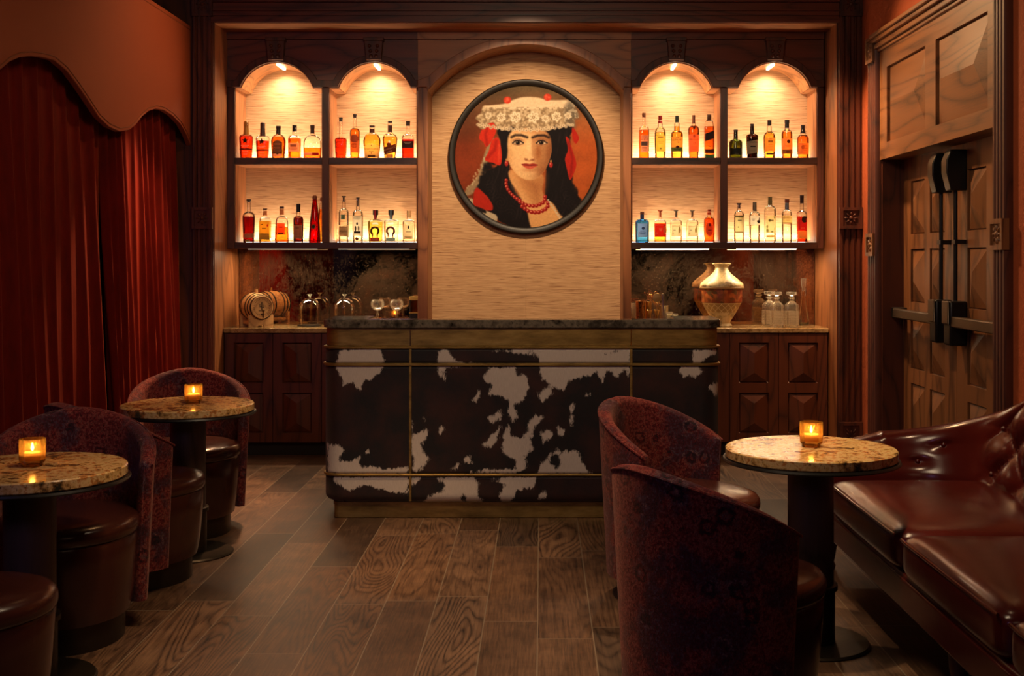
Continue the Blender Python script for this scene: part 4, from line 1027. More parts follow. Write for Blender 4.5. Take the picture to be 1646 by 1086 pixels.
# ------------------------------------------------------------------ things on the wall counters
GL = clear('clear_glass', (.97, .97, .95), (.74, .72, .66), .5); GL2 = clear('cut_crystal', (.93, .91, .86), (.66, .62, .54), 1.3, .08, .10)
def item(name, label, cat, px, Y, group=None, rz=0, z=ZC): return thing(name, label, cat, (X(px, Y), Y, z), rz, group)
def make_barrel():
    t = item('small_barrel', 'small oak barrel with dark hoops and a spigot on the left counter', 'barrel', 412, 8.69, rz=math.radians(-148))
    # local: axis along y, front face towards +y
    L, re, rb, zc = .27, .082, .104, .145
    pr = [(0, -L/2+.012), (re-.008, -L/2+.012), (re-.006, -L/2), (re, -L/2)] + [(re+(rb-re)*(1-(2*q/14-1)**2), -L/2+L*q/14) for q in range(1, 14)] + [(re, L/2), (re-.006, L/2), (re-.008, L/2-.012), (0, L/2-.012)]
    b = MB()
    b.lathe([(r, -y) for r, y in reversed(pr)], 48, (0, 0, zc), 'y'); b.build('staves', W_BARREL, t, True)
    for y in (-.122, -.085, -.045, .045, .085, .122):
        r = re+(rb-re)*(1-(y/(L/2))**2)
        MB().lathe([(r-.001, -y-.006), (r+.0025, -y-.006), (r+.0025, -y+.006), (r-.001, -y+.006), (r-.001, -y-.006)], 48, (0, 0, zc), 'y', caps=False).build('hoop', BLACK, t, True)
    MB().lathe([(.011, 0), (.010, .03), (0, .03)], 14, (0, 0, zc+rb-.004)).build('bung', plain('cork', srgb(176, 128, 80), .8), t, True)
    fy = L/2-.0115; ink = plain('burnt_mark', srgb(58, 36, 22), .7); e = MB()
    for k in range(30):
        a = 2*PI*k/30; 
        if k % 8 == 7: continue
        u, w = math.cos(a), math.sin(a); r1, r2 = .054, .062
        e.add([(r1*u-.002*w, fy, zc+r1*w+.002*u), (r2*u-.002*w, fy, zc+r2*w+.002*u), (r2*u+.002*w, fy, zc+r2*w-.002*u), (r1*u+.002*w, fy, zc+r1*w-.002*u)], [(0, 1, 2, 3)])
    for x0, x1, z0, z1 in ((-.004, .004, -.02, .036), (-.018, -.012, -.002, .018), (-.018, -.004, -.006, 0), (.011, .017, .004, .024), (.004, .017, 0, .006), (-.024, .024, -.028, -.022)):
        e.add([(x0, fy, zc+z0), (x1, fy, zc+z0), (x1, fy, zc+z1), (x0, fy, zc+z1)], [(0, 1, 2, 3)])
    e.build('burnt_emblem', ink, t, True)
    s = MB().tube([(0, fy, zc-.052), (0, fy+.035, zc-.052)], .008, 10).tube([(0, fy+.03, zc-.052), (0, fy+.03, zc-.075)], .006, 10).tube([(0, fy+.028, zc-.05), (0, fy+.028, zc-.026)], .005, 8).sphere((0, fy+.028, zc-.024), .010)
    s.build('spigot', plain('dark_brass', (.16, .09, .04, 1), .35, .9), t, True)
    for y in (-.095, .098):
        hw = .092; pts = [(-hw, 0), (-.03, 0), (-.018, .012), (.018, .012), (.03, 0), (hw, 0), (hw, .088)]
        pts += [((re+.012)*math.sin(q), zc-(re+.012)*math.cos(q)) for q in np.linspace(.92, -.92, 14)] + [(-hw, .088)]
        MB().prism(pts, y-.010, y+.010).build('cradle_end', W_BARREL, t, True)
    MB().box(-.075, -.055, -.086, .088, .02, .045).box(.055, .075, -.086, .088, .02, .045).build('cradle_rail', W_BARREL, t, True)
make_barrel()
def make_dome(px, label):
    t = item('glass_dome', label, 'glass dome', px, 8.73, 'glass domes on the left counter')
    r = .079; pr = [(r, .012), (r, .13)] + [(r*math.cos(q), .13+.080*math.sin(q)) for q in np.linspace(.12, 1.5, 12)] + [(.010, .2105)]
    MB().lathe(pr, 48, caps=False).build('bell', GL, t, True)
    MB().lathe([(.006, .2095), (.006, .218), (.017, .232), (.018, .236), (.006, .234), (0, .233)], 20).build('knob', GL2, t, True)
    MB().lathe([(0, 0), (.088, 0), (.090, .006), (.088, .011), (0, .011)], 48).build('base_plate', plain('slate_base', (.02, .016, .013, 1), .4), t, True)
make_dome(497.8, 'clear glass bell dome standing closest to the oak barrel'); make_dome(553.5, 'clear glass bell dome standing between the other dome and the goblets')
def make_goblet(px, label):
    t = item('crystal_goblet', label, 'glass', px, 8.72, 'goblets on the left counter')
    pr = [(.004, .114)] + [(.050*math.sin(q), .164-.050*math.cos(q)) for q in np.linspace(.15, 2.25, 16)]
    MB().lathe(pr, 36, ribs=12, ramp=.015, rib_range=(.11, .16), caps=False).build('bowl', clear('goblet_glass', (.94, .92, .88), (.74, .70, .60), 1.8, .08, .10), t, True)
    MB().lathe([(.0, 0), (.036, 0), (.035, .003), (.008, .008), (.005, .02), (.010, .045), (.006, .062), (.011, .085), (.005, .10), (.006, .115)], 20).build('stem', GL2, t, True)
make_goblet(606.9, 'round-bowled crystal goblet, the one nearer the glass domes'); make_goblet(637.5, 'round-bowled crystal goblet, the one nearer the amber box')
t = item('amber_reflection_box', 'small amber box made up for a mirror reflection, right of the goblets', 'lantern', 666, 8.80)  # object built in place of a mirror reflection
MB().box(-.028, .028, -.03, .03, .10, .185).build('amber_panes', clear('amber_pane', (.75, .38, .10), (.4, .16, .04), .8), t, True)
for a in (-1, 1):
    for b in (-1, 1): MB().box(a*.030-.004, a*.030+.004, b*.032-.004, b*.032+.004, .0, .212).build('post', BRONZE, t, True)
MB().box(-.035, .035, -.037, .037, .19, .216).build('cap', BRASS, t, True, bevel=.002); MB().box(-.036, .036, -.038, .038, .092, .10).build('tray', BRASS, t, True)
MB().box(-.026, .026, -.028, .028, 0, .09).build('pedestal', BLACK, t, True)
# urn
def urn_mat():
    t = NT('painted_urn'); co = t.coord(); z = t.n('ShaderNodeSeparateXYZ', Vector=co).outputs[2]
    xy = t.n('ShaderNodeSeparateXYZ', Vector=co); ang = t.n('ShaderNodeMath', {'operation': 'ARCTAN2'}, i0=xy.outputs[1], i1=xy.outputs[0]).outputs[0]
    n = t.noise(co, 16, 7, .7, .4)
    cream = t.ramp(n, [(.36, srgb(96, 72, 40)), (.5, srgb(206, 178, 124)), (.7, srgb(226, 204, 156))])
    v = t.n('ShaderNodeTexVoronoi', Vector=co, Scale=34); fl = t.ramp(v.outputs['Color'], [(.2, srgb(150, 46, 26)), (.45, srgb(196, 110, 50)), (.6, srgb(150, 60, 34)), (.8, srgb(78, 74, 44)), (.95, srgb(200, 150, 80))])
    fl = t.mix(t.ramp(t.noise(co, 20, 5, .7), [(.4, g(0)), (.65, g(1))]), fl, srgb(120, 66, 30))
    gold = t.mix(n, srgb(150, 112, 58), srgb(190, 150, 86))
    u = t.math('MULTIPLY', ang, 5.1); w = t.math('MULTIPLY', z, 42)
    d1 = t.math('ABSOLUTE', t.math('SINE', t.math('MULTIPLY', t.math('ADD', u, w), 1.6))); d2 = t.math('ABSOLUTE', t.math('SINE', t.math('MULTIPLY', t.math('SUBTRACT', u, w), 1.6)))
    lat = t.math('LESS_THAN', t.math('MINIMUM', d1, d2), .16); lattice = t.mix(lat, gold, srgb(226, 202, 150))
    step = lambda a: t.math('GREATER_THAN', z, a)
    c = t.mix(step(.105), cream, lattice); c = t.mix(step(.166), c, srgb(214, 186, 130)); c = t.mix(step(.174), c, fl); c = t.mix(step(.276), c, cream)
    t.P(Base_Color=c, Roughness=.38); t.bump(t.math('ADD', n, t.math('MULTIPLY', lat, .0)), .25, .006); return t.m
t = item('painted_urn', 'large cream and rust painted urn with a narrow neck on the right counter', 'urn', 1160, 8.705)
U = .00118
pr = [(62,0),(65,5),(62,12),(52,20),(56,34),(76,66),(98,102),(113,132),(121,146),(124,150),(125,156),(126,190),(127,232),(134,238),(136,250),(134,262),(124,274),(98,296),(70,318),(50,338),(41,354),(39,366),(46,380),(56,387),(58,391),(54,393),(44,386),(34,366),(34,350)]
MB().lathe([(0, 0)] + [(r*U, h*U) for r, h in pr], 64, caps=False).build('body', urn_mat(), t, True)
t_ = MB().lathe([(134.5*U, 234*U), (138*U, 238*U), (138*U, 244*U), (134.5*U, 247*U), (134.5*U, 234*U)], 64, caps=False); t_.build('shoulder_band', plain('urn_band', srgb(150, 110, 60), .4), t, True)
def make_decanter(px, Y, label, rz):
    t = item('crystal_decanter', label, 'decanter', px, Y, 'square decanters on the right counter', rz)
    def sq(prof, sup, name, mat, n=48, lo=True): return MB().lathe(prof, n, sup=sup, caps=False).build(name, mat, t, True)
    sq([(.0, .002), (.043, .002), (.045, .01), (.045, .150), (.042, .163), (.026, .180), (.014, .192), (.013, .205), (.021, .212), (.021, .216)], 8, 'body', GL2)
    b = MB()                                     # cut lattice standing proud of each face
    for a in range(4):
        R_ = Matrix.Rotation(a*PI/2, 3, 'Z')
        for i in range(7):
            for j in range(9):
                cx, cz = -.030+.010*i, .022+.0115*j; p = [Vector(q) for q in ((cx-.0045, -.0445, cz-.005), (cx+.0045, -.0445, cz-.005), (cx+.0045, -.0445, cz+.005), (cx-.0045, -.0445, cz+.005), (cx, -.0475, cz))]
                b.add([tuple(R_ @ q) for q in p], [(0, 1, 4), (1, 2, 4), (2, 3, 4), (3, 0, 4)])
    b.build('cut_facets', clear('crystal_facets', (.86, .80, .68), (.9, .84, .70), 2.2, .15, .38), t, True, angle=5)
    sq([(0, .204), (.010, .204), (.012, .226), (.018, .232), (.033, .236), (.034, .252), (.031, .257), (0, .258)], 6, 'stopper', GL2)
make_decanter(1236.5, 8.70, 'square cut-glass decanter on the right counter, leftmost of three', .1); make_decanter(1248.8, 8.585, 'square cut-glass decanter on the right counter, middle of three', .0)
make_decanter(1272.6, 8.575, 'square cut-glass decanter on the right counter, right of three next to the carafe', .05)
t = item('glass_carafe', 'tall conical clear carafe with a tall stopper beside the decanters', 'carafe', 1291.5, 8.80)
MB().lathe([(0, .002), (.040, .002), (.046, .012), (.045, .028), (.036, .075), (.024, .14), (.015, .20), (.014, .22), (.019, .236), (.019, .272), (.021, .276)], 40).build('body', GL, t, True)
MB().lathe([(0, .010), (.038, .010), (.041, .016), (.0395, .026), (0, .026)], 32).build('thick_base', clear('base_glass', (.70, .84, .78), (.3, .42, .38), 1.2), t, True)
MB().lathe([(0, .255), (.010, .255), (.011, .282), (.016, .292), (.021, .34), (.0215, .35), (.018, .351), (0, .345)], 12).build('stopper', GL2, t, True, angle=10)
# bar tools in front of the right pilaster
COPPER = plain('copper_tin', (.48, .22, .09, 1), .28, 1)
t = item('mixing_glass', 'tall clear mixing glass tucked against the right pilaster', 'glass', 1020.5, 8.78)
MB().lathe([(0, .003), (.028, .003), (.030, .165), (.031, .166), (.029, .165), (.027, .008), (0, .008)], 28).build('glass', GL2, t, True)
t = item('shaker_tin', 'reddish copper shaker tin among the bar tools on the right counter', 'shaker', 1029, 8.66)
MB().lathe([(0, .002), (.026, .002), (.028, 0), (.033, .184), (.035, .188), (.032, .186), (.027, .006), (0, .006)], 32).build('tin', COPPER, t, True)
t = item('brass_cup', 'tall polished brass cup beside the copper shaker tin', 'cup', 1041.5, 8.74)
MB().lathe([(0, .002), (.024, .002), (.029, .176), (.0305, .18), (.028, .178), (.023, .006), (0, .006)], 32).build('cup', BRASSY, t, True)
def jig(px, label):
    t = item('brass_jigger', label, 'jigger', px, 8.60, 'brass jiggers on the right counter')
    MB().lathe([(.022, 0), (.020, .02), (.006, .060), (.006, .066), (.021, .122), (.0225, .125), (.020, .122), (.003, .07), (0, .07)], 28).build('jigger', BRASSY, t, True)
jig(1044, 'double-ended brass jigger in front of the tall brass cup'); jig(1055.6, 'double-ended brass jigger standing below the round strainer')
t = item('tool_tin', 'steel tin holding strainers and bar spoons on the right counter', 'tin', 1067, 8.70)
MB().lathe([(0, .002), (.034, .002), (.037, .150), (.039, .153), (.036, .151), (.033, .006), (0, .006)], 32, ribs=16, ramp=.012).build('tin', STEEL, t, True)
def tool(name, label, cat, px, py, Y, build):
    o = thing(name, label, cat, (X(px, Y), Y, Z(py, Y))); build(o); return o
def strainer(o):
    MB().lathe([(.034+.003*math.cos(q), .003*math.sin(q)) for q in np.linspace(0, 2*PI, 9)], 36, (0, 0, 0), 'y', caps=False).build('rim', BRASSY, o, True)
    m = MB().lathe([(0, .004), (.012, .0035), (.024, .002), (.0335, 0)], 36, (0, 0, 0), 'y'); m.build('mesh', plain('strainer_mesh', (.34, .20, .08, 1), .5, .6), o, True)
    MB().tube([(.018, .0, -.030), (.034, .004, -.075), (.042, .006, -.145)], .004, 8).build('handle', BRASSY, o, True)
    MB().tube([(-.012, 0, .033), (-.020, -.002, .046), (-.008, -.002, .052), (0, 0, .040)], .0028, 6).build('hook', BRASSY, o, True)
tool('round_strainer', 'round brass strainer standing up out of the steel tin', 'strainer', 1056.2, 479, 8.68, strainer)
tool('bar_spoon', 'long brass bar spoon leaning left out of the steel tin', 'spoon', 1066, 495, 8.715, lambda o: MB().tube([(.0, 0, -.12), (-.06, 0, .045), (-.098, 0, .098)], .0035, 8).sphere((-.10, 0, .101), .007, 10, 8).build('handle', BRASSY, o, True))
tool('bar_spoon', 'second long brass spoon leaning left just beside the first spoon', 'spoon', 1067, 495, 8.735, lambda o: MB().tube([(.004, 0, -.12), (-.052, 0, .045), (-.088, 0, .094)], .0035, 8).sphere((-.09, 0, .097), .007, 10, 8).build('handle', BRASSY, o, True))
tool('bar_tongs', 'slim brass tongs upright right of the round strainer', 'tongs', 1066, 492, 8.66, lambda o: MB().tube([(-.002, 0, .085), (.002, 0, .03), (.010, 0, -.13)], .004, 8).tube([(-.010, 0, .085), (-.004, 0, .03), (.002, 0, -.13)], .004, 8).tube([(-.010, 0, .085), (-.006, 0, .09), (-.002, 0, .085)], .004, 8).build('arms', STEEL, o, True))
def jar(px, Y, label, h, r):
    t = item('crystal_jar', label, 'jar', px, Y, 'small crystal jars on the right counter')
    MB().lathe([(0, .003), (r*.95, .003), (r, .008), (r, h), (r*.9, h+.004), (r*.86, h), (r*.86, .01), (0, .01)], 32, sup=5, ribs=0).build('jar', GL2, t, True)
    MB().box(-r*.72, r*.72, -r*.72, r*.72, .012, h*.88).build('sugar_cubes', plain('sugar', srgb(226, 208, 160), .7), t, True)
jar(1076, 8.61, 'small crystal jar of pale sugar cubes, taller one beside the steel tin', .105, .026); jar(1085, 8.72, 'small crystal jar of pale sugar cubes, lower one at the right end', .088, .022)
# ------------------------------------------------------------------ bottles (heights and half widths in zu, about 0.4 mm each)
ZU = 150/1646*8.74/F
def text_mesh(body, size):
    c = bpy.data.curves.new('lettering', 'FONT'); c.body = body; c.size = size; c.align_x = 'CENTER'; c.align_y = 'CENTER'; c.resolution_u = 2
    o = bpy.data.objects.new('lettering', c); COL.objects.link(o)
    me = bpy.data.meshes.new_from_object(o.evaluated_get(bpy.context.evaluated_depsgraph_get()))
    v = [tuple(p.co) for p in me.vertices]; f = [tuple(p.vertices) for p in me.polygons]
    bpy.data.objects.remove(o); bpy.data.curves.remove(c); bpy.data.meshes.remove(me); return v, f
class Bottle:
    def __init__(s, zone, cx, label, prof, top, glass, liquid=None, level=0, sup=2.0, sy=1.0, cap=(), Y=8.74, group=None):
        ox, zs = zone; px = ox + cx*150/1646
        s.t = thing('liquor_bottle', label, 'bottle', (X(px, Y), Y, zs), 0, group)
        s.prof = [(r*ZU, h*ZU) for r, h in prof]; s.sup, s.sy = sup, sy
        body = [(0, .0015), (s.prof[0][0]*.9, .0015)] + s.prof
        MB().lathe(body, 40, sup=sup, sy=sy).build('glass', glass, s.t, True) if False else MB_open(body, sup, sy).build('glass', glass, s.t, True)
        if liquid is not None:
            L = level*ZU; lp = [(0, .005), (s.r(.006)*.94, .005)] + [(r*.95, h) for r, h in s.prof if .006 < h < L-.001] + [(s.r(L)*.95, L), (0, L)]
            MB_open(lp, sup, sy).build('liquid', liquid, s.t, True)
        for c in cap:
            col, pts = c[0], c[1]; nm = c[2] if len(c) > 2 else 'cap'
            MB_open([(0, pts[0][1]*ZU)] + [(r*ZU, h*ZU) for r, h in pts] + [(0, pts[-1][1]*ZU)], 2, 1, 24).build(nm, capmat(col), s.t, True)
        s.n = 0; s.lab = None
    def r(s, h): return float(np.interp(h, [p[1] for p in s.prof], [p[0] for p in s.prof]))
    def pt(s, x, h, off):
        w = max(s.r(h), .002) + off; q = min(abs(x)/w, .999)
        return (x, -w*s.sy*(1-q**s.sup)**(1/s.sup), h)
    def decal(s, vs, fs, col, name='label', lift=0, sub=False):
        s.n += 1; off = .0006 + .0003*s.n + lift
        o = MB().add([s.pt(x*ZU, h*ZU, off) for x, h in vs], fs).build(name, paper(col), s.lab if (sub and s.lab) else s.t, True, angle=80)
        if name == 'label' and s.lab is None: s.lab = o
        return s
    def rect(s, h0, h1, hw, col, name='label', cx=0, tilt=0, nx=10, nh=4, top=None, sub=False):
        vs = []
        for i in range(nx+1):
            for j in range(nh+1):
                x = -hw+2*hw*i/nx; h = h0+(h1-h0)*j/nh
                if top and j == nh: h += top*math.cos(PI*x/hw/2)
                vs.append((cx+x, h+x*tilt))
        return s.decal(vs, [(i*(nh+1)+j, (i+1)*(nh+1)+j, (i+1)*(nh+1)+j+1, i*(nh+1)+j+1) for i in range(nx) for j in range(nh)], col, name, sub=sub)
    def oval(s, cx, ch, rx, rh, col, name='emblem', n=24, sub=True):
        vs = [(cx, ch)] + [(cx+rx*k*math.cos(2*PI*i/n), ch+rh*k*math.sin(2*PI*i/n)) for k in (.5, 1) for i in range(n)]
        fs = [(0, 1+i, 1+(i+1) % n) for i in range(n)] + [(1+i, 1+n+i, 1+n+(i+1) % n, 1+(i+1) % n) for i in range(n)]
        return s.decal(vs, fs, col, name, sub=sub)
    def star(s, cx, ch, R, col):
        p = [(cx + (R if i % 2 == 0 else R*.42)*math.sin(PI*i/5), ch + (R if i % 2 == 0 else R*.42)*math.cos(PI*i/5)) for i in range(10)]
        return s.decal([(cx, ch)]+p, [(0, 1+i, 1+(i+1) % 10) for i in range(10)], col, 'star_emblem')
    def shoe(s, cx, ch, R, r, leg, col):
        A = np.linspace(-.28*PI, 1.28*PI, 26); o = [(cx+R*math.cos(a), ch+R*math.sin(a)) for a in A]; i_ = [(cx+r*math.cos(a), ch+r*1.05*math.sin(a)) for a in A]
        o = [(o[0][0]-6, o[0][1]-leg)] + o + [(o[-1][0]+6, o[-1][1]-leg)]; i_ = [(i_[0][0]+3, i_[0][1]-leg)] + i_ + [(i_[-1][0]-3, i_[-1][1]-leg)]
        n = len(o); return s.decal(o+i_, [(k, k+1, n+k+1, n+k) for k in range(n-1)], col, 'horseshoe_emblem')
    def text(s, body, h, size, col, cx=0, tilt=0):
        v, f = text_mesh(body, size); return s.decal([(cx+p[0], h+p[1]+p[0]*tilt) for p in v], f, col, 'lettering', sub=True)
    def lines(s, h0, h1, n, hw, col, cx=0, tilt=0, th=4, seed=1):
        """rows of print too fine to read"""
        rd = random.Random(seed); vs = []; fs = []
        for i in range(n):
            h = h0 + (h1-h0)*(i+.5)/n; w = hw*rd.uniform(.55, 1)
            k = 6
            for q in range(k):
                x0, x1 = cx-w+2*w*q/k, cx-w+2*w*(q+.8)/k; b = len(vs)
                vs += [(x0, h-th+x0*tilt), (x1, h-th+x1*tilt), (x1, h+th+x1*tilt), (x0, h+th+x0*tilt)]; fs.append((b, b+1, b+2, b+3))
        return s.decal(vs, fs, col, 'fine_print', sub=True)
def MB_open(pr, sup, sy, n=40):
    m = MB(); m.lathe(pr, n, sup=sup, sy=sy, caps=False); return m
CAPS = {}
def capmat(c):
    if c not in CAPS: CAPS[c] = plain('bottle_cap', srgb(c), .4)
    return CAPS[c]
def shape(hb, ht, hs, hn, nw, top, bulge=None, lip=True):
    """body half width at base and shoulder, shoulder start, neck start, neck half width, total height"""
    p = [(hb*.93, 4), (hb, 14)]
    if bulge: p.append((bulge, hs*.55))
    p.append((ht, hs))
    for k in range(1, 8):
        q = k/8; p.append((nw+(ht-nw)*math.cos(q*PI/2)**1.15 if True else 0, hs+(hn-hs)*math.sin(q*PI/2)**.9))
    p += [(nw, hn+4), (nw*.94, top-18)] + ([(nw*1.08, top-14), (nw*1.08, top-2)] if lip else [(nw*.94, top)])
    return p
G_CLR = clear('bottle_glass', (.98, .97, .94), (.88, .85, .78), .9)
G_BLU = clear('blue_bottle_glass', (.16, .48, .86), (.05, .16, .5), .9); G_GRN = clear('green_bottle_glass', (.24, .30, .10), (.05, .08, .03), .8)
G_BRN = clear('brown_bottle_glass', (.22, .09, .04), (.06, .02, .01), .8); G_RED = clear('red_bottle_glass', (.62, .02, .015), (.25, .0, .0), .9)
def liq(c, e=None): return clear('liquor', tuple(c), tuple(e or [q*.55 for q in c]), .2)
Q_RED = liq((.86, .20, .04)); Q_ORG = liq((.92, .42, .09)); Q_AMB = liq((.94, .52, .16)); Q_GLD = liq((.93, .68, .24)); Q_YEL = liq((.92, .84, .42))
Q_CRM = liq((.85, .12, .05)); Q_DRK = liq((.42, .04, .03)); Q_BRN = liq((.34, .08, .05)); Q_COP = liq((.88, .40, .12)); Q_CLR = liq((.98, .97, .93), (.90, .88, .82)); Q_LME = liq((.82, .80, .34))
CREAM = (238, 222, 186); DK = (40, 26, 20); WHT = (240, 232, 212); PEACH = (236, 176, 118); TAN = (206, 176, 120)
za, zb_ = (376, ZS_UP), (526, ZS_UP); zc, zd = (376, ZS_LO), (526, ZS_LO); ze, zf_ = (1012, ZS_UP), (1162, ZS_UP); zg, zh = (1012, ZS_LO), (1162, ZS_LO)
def B(*a, **k): return Bottle(*a, **k)
g1 = 'bottles on the upper far left shelf'; g2 = 'bottles on the upper shelf next left of the portrait'; g3 = 'bottles on the lower far left shelf'; g4 = 'bottles on the lower shelf next left of the portrait'
g5 = 'bottles on the upper shelf next right of the portrait'; g6 = 'bottles on the upper far right shelf'; g7 = 'bottles on the lower shelf next right of the portrait'; g8 = 'bottles on the lower far right shelf'
# upper far left
for cx, lb, wax, lev in ((216, 'red-amber bottle with a black star and a golden wax neck', (176, 120, 38), 388), (508, 'red-amber bottle with a black star and a dark wax neck', (44, 20, 14), 320)):
    b = B(za, cx, lb, shape(98, 116, 360, 420, 44, 640), 640, G_CLR, Q_RED, lev, sup=4, sy=.7, cap=((wax, [(50, 404), (46, 470), (38, 540), (34, 560), (36, 566), (36, 640), (30, 648)], 'wax_neck'),), group=g1, Y=8.665 if cx < 300 else 8.74)
    b.star(0, 305, 62, (20, 14, 12)).rect(142, 168, 112, (74, 34, 22), 'label').lines(190, 228, 2, 78, CREAM, th=9).lines(100, 130, 2, 60, CREAM, th=5, seed=3).lines(50, 85, 2, 40, CREAM, th=7, seed=5)
b = B(za, 785, 'orange round-shouldered bottle with an ornate grey arched label', shape(112, 130, 290, 440, 38, 560), 560, G_CLR, Q_ORG, 400, sy=.72, cap=((DK, [(40, 445), (40, 520), (36, 524), (43, 540), (43, 585)]),), group=g1)
b.rect(88, 290, 84, (84, 74, 64), top=40).rect(44, 90, 76, WHT).lines(110, 300, 9, 66, (160, 146, 126), th=5).rect(78, 96, 18, (30, 22, 18), 'emblem')
b = B(za, 1070, 'square bottle of orange whiskey crossed by a white label, black stopper', shape(102, 104, 372, 420, 36, 600), 600, G_CLR, Q_ORG, 362, sup=6, cap=(((18, 14, 12), [(38, 486), (40, 490), (40, 600)]),), group=g1)
b.rect(126, 276, 98, WHT).lines(150, 268, 7, 80, (150, 80, 60), th=4).rect(215, 250, 50, (150, 120, 104), 'emblem')
b = B(za, 1385, 'flat flask-shaped bottle half full of orange whiskey', shape(156, 158, 270, 425, 38, 600), 600, G_CLR, Q_ORG, 198, sup=2.6, sy=.5, cap=((DK, [(34, 452), (36, 540), (40, 560), (40, 600)]),), group=g1)
b.rect(60, 114, 130, (240, 214, 190), nx=16).rect(64, 110, 56, (186, 30, 24), 'label', cx=66, sub=True)
# upper, next left of the portrait
b = B(zb_, 240, 'textured amber bottle with a long slim clear neck', shape(92, 106, 330, 384, 33, 700), 700, G_CLR, Q_RED, 372, sup=3, sy=.8, cap=((DK, [(28, 665), (28, 700), (34, 702), (34, 735)]),), group=g2)
for k in range(6): b.lines(60+k*50, 100+k*50, 2, 84, (196, 72, 24), th=7, seed=k)
b = B(zb_, 487, 'tall slender amber bottle with a round brown medallion', shape(80, 88, 470, 550, 32, 770), 770, G_CLR, Q_AMB, 530, sy=.8, cap=((DK, [(28, 730), (28, 760), (35, 764), (35, 795)]),), group=g2)
b.rect(120, 330, 78, (206, 138, 84)).oval(0, 360, 72, 74, (168, 104, 66)).oval(0, 360, 52, 54, (196, 134, 90)).lines(190, 280, 4, 56, (140, 70, 40), th=8)
b = B(zb_, 790, 'broad golden bottle with a curved cream label and short dark stopper', shape(126, 154, 300, 462, 44, 570), 570, G_CLR, Q_GLD, 428, sup=2.4, sy=.6, cap=((DK, [(46, 562), (50, 566), (50, 592)]), ((96, 46, 30), [(45, 470), (45, 535)], 'neck_label')), group=g2)
b.rect(28, 226, 126, (242, 224, 182), top=34, nx=16).text('WHISTLEPIG', 172, 44, DK).lines(120, 140, 1, 70, DK, th=5).rect(30, 70, 66, (104, 76, 50), 'emblem').oval(0, 236, 8, 12, DK).rect(90, 112, 8, DK, 'emblem')
b = B(zb_, 1108, 'golden tapering bottle with a tilted dark brown label', shape(98, 130, 350, 455, 38, 645), 645, G_CLR, Q_GLD, 396, sup=3, sy=.7, cap=((DK, [(36, 640), (40, 645), (40, 668)]), ((78, 40, 28), [(39.5, 478), (39.5, 596)], 'neck_label')), group=g2)
b.rect(95, 232, 108, (72, 34, 26), tilt=.30).oval(-10, 250, 40, 34, (72, 34, 26), sub=False).text('PIGGYBACK', 178, 40, CREAM, tilt=.30).lines(118, 138, 1, 84, CREAM, tilt=.3, th=8).rect(20, 88, 60, (222, 178, 128))
b = B(zb_, 1425, 'square bottle of bright red liquor with a black label', shape(104, 105, 368, 440, 37, 640), 640, G_CLR, Q_CRM, 345, sup=6, sy=.8, cap=((DK, [(36, 590), (36, 625), (34, 630), (38, 650), (38, 672)]),), group=g2)
b.rect(190, 316, 102, (40, 34, 32)).lines(256, 294, 2, 70, (206, 190, 160), th=6)
# lower far left
b = B(zc, 262, 'tall dark red bottle with a pale band near its base', shape(96, 112, 440, 545, 32, 740), 740, G_CLR, Q_DRK, 458, sy=.9, cap=((DK, [(30, 715), (30, 730), (39, 735), (39, 765)]),), group=g3)
b.rect(82, 160, 101, (206, 170, 120), nx=16).oval(0, 30, 46, 24, (214, 190, 110), 'label')
b = B(zc, 550, 'square bottle with a yellow-green picture label and orange neck label', shape(98, 99, 395, 450, 34, 565), 565, G_CLR, Q_GLD, 380, sup=6, sy=.8, cap=(((92, 52, 34), [(34, 572), (38, 575), (38, 600)]), ((226, 142, 84), [(35.5, 480), (35.5, 555)], 'neck_label')), group=g3)
b.rect(52, 380, 92, (214, 170, 70)).rect(52, 150, 92, (190, 178, 84), 'label', sub=True).lines(236, 256, 1, 58, DK, th=9).lines(310, 345, 1, 40, DK, cx=-40, tilt=.3, th=8).oval(60, 300, 16, 22, (190, 50, 24)).lines(140, 160, 2, 70, (70, 84, 60), th=4)
b = B(zc, 845, 'wide-based clear bottle half full of orange rum, coral label', shape(122, 110, 330, 470, 36, 600), 600, G_CLR, Q_ORG, 272, sup=3, sy=.75, cap=(((74, 34, 22), [(36, 600), (39, 604), (39, 636)]), ((230, 140, 78), [(37.5, 486), (37.5, 590)], 'neck_label')), group=g3)
b.rect(140, 338, 70, (226, 104, 60)).rect(150, 172, 48, (66, 26, 20), 'emblem').lines(250, 290, 1, 50, (150, 54, 34), th=14).lines(185, 225, 2, 52, (180, 70, 40), th=4)
b = B(zc, 1137, 'slim dark brown bottle with a tall beige label', shape(88, 89, 400, 470, 36, 640), 640, G_CLR, Q_BRN, 440, sy=1, cap=(((18, 14, 14), [(36.5, 536), (37, 680)]),), group=g3)
b.rect(66, 308, 78, (206, 180, 130)).text('VYA', 250, 58, (150, 120, 76)) if False else b.rect(66, 308, 78, (206, 180, 130)).lines(235, 275, 1, 50, (150, 122, 80), th=14).lines(90, 200, 4, 50, (170, 142, 96), th=3)
b = B(zc, 1425, 'tall red conical bottle with a ball stopper', [(104, 4), (106, 30), (98, 180), (80, 400), (58, 600), (42, 700), (37, 740), (40, 742), (40, 760)], 760, G_RED, Q_RED, 660, sy=1, cap=(((120, 66, 34), [(30, 755), (40, 765), (44, 790), (40, 815), (26, 830)], 'ball_stopper'),), group=g3)
b.oval(-4, 278, 40, 44, (120, 118, 96)).oval(-4, 278, 24, 26, (52, 56, 40))
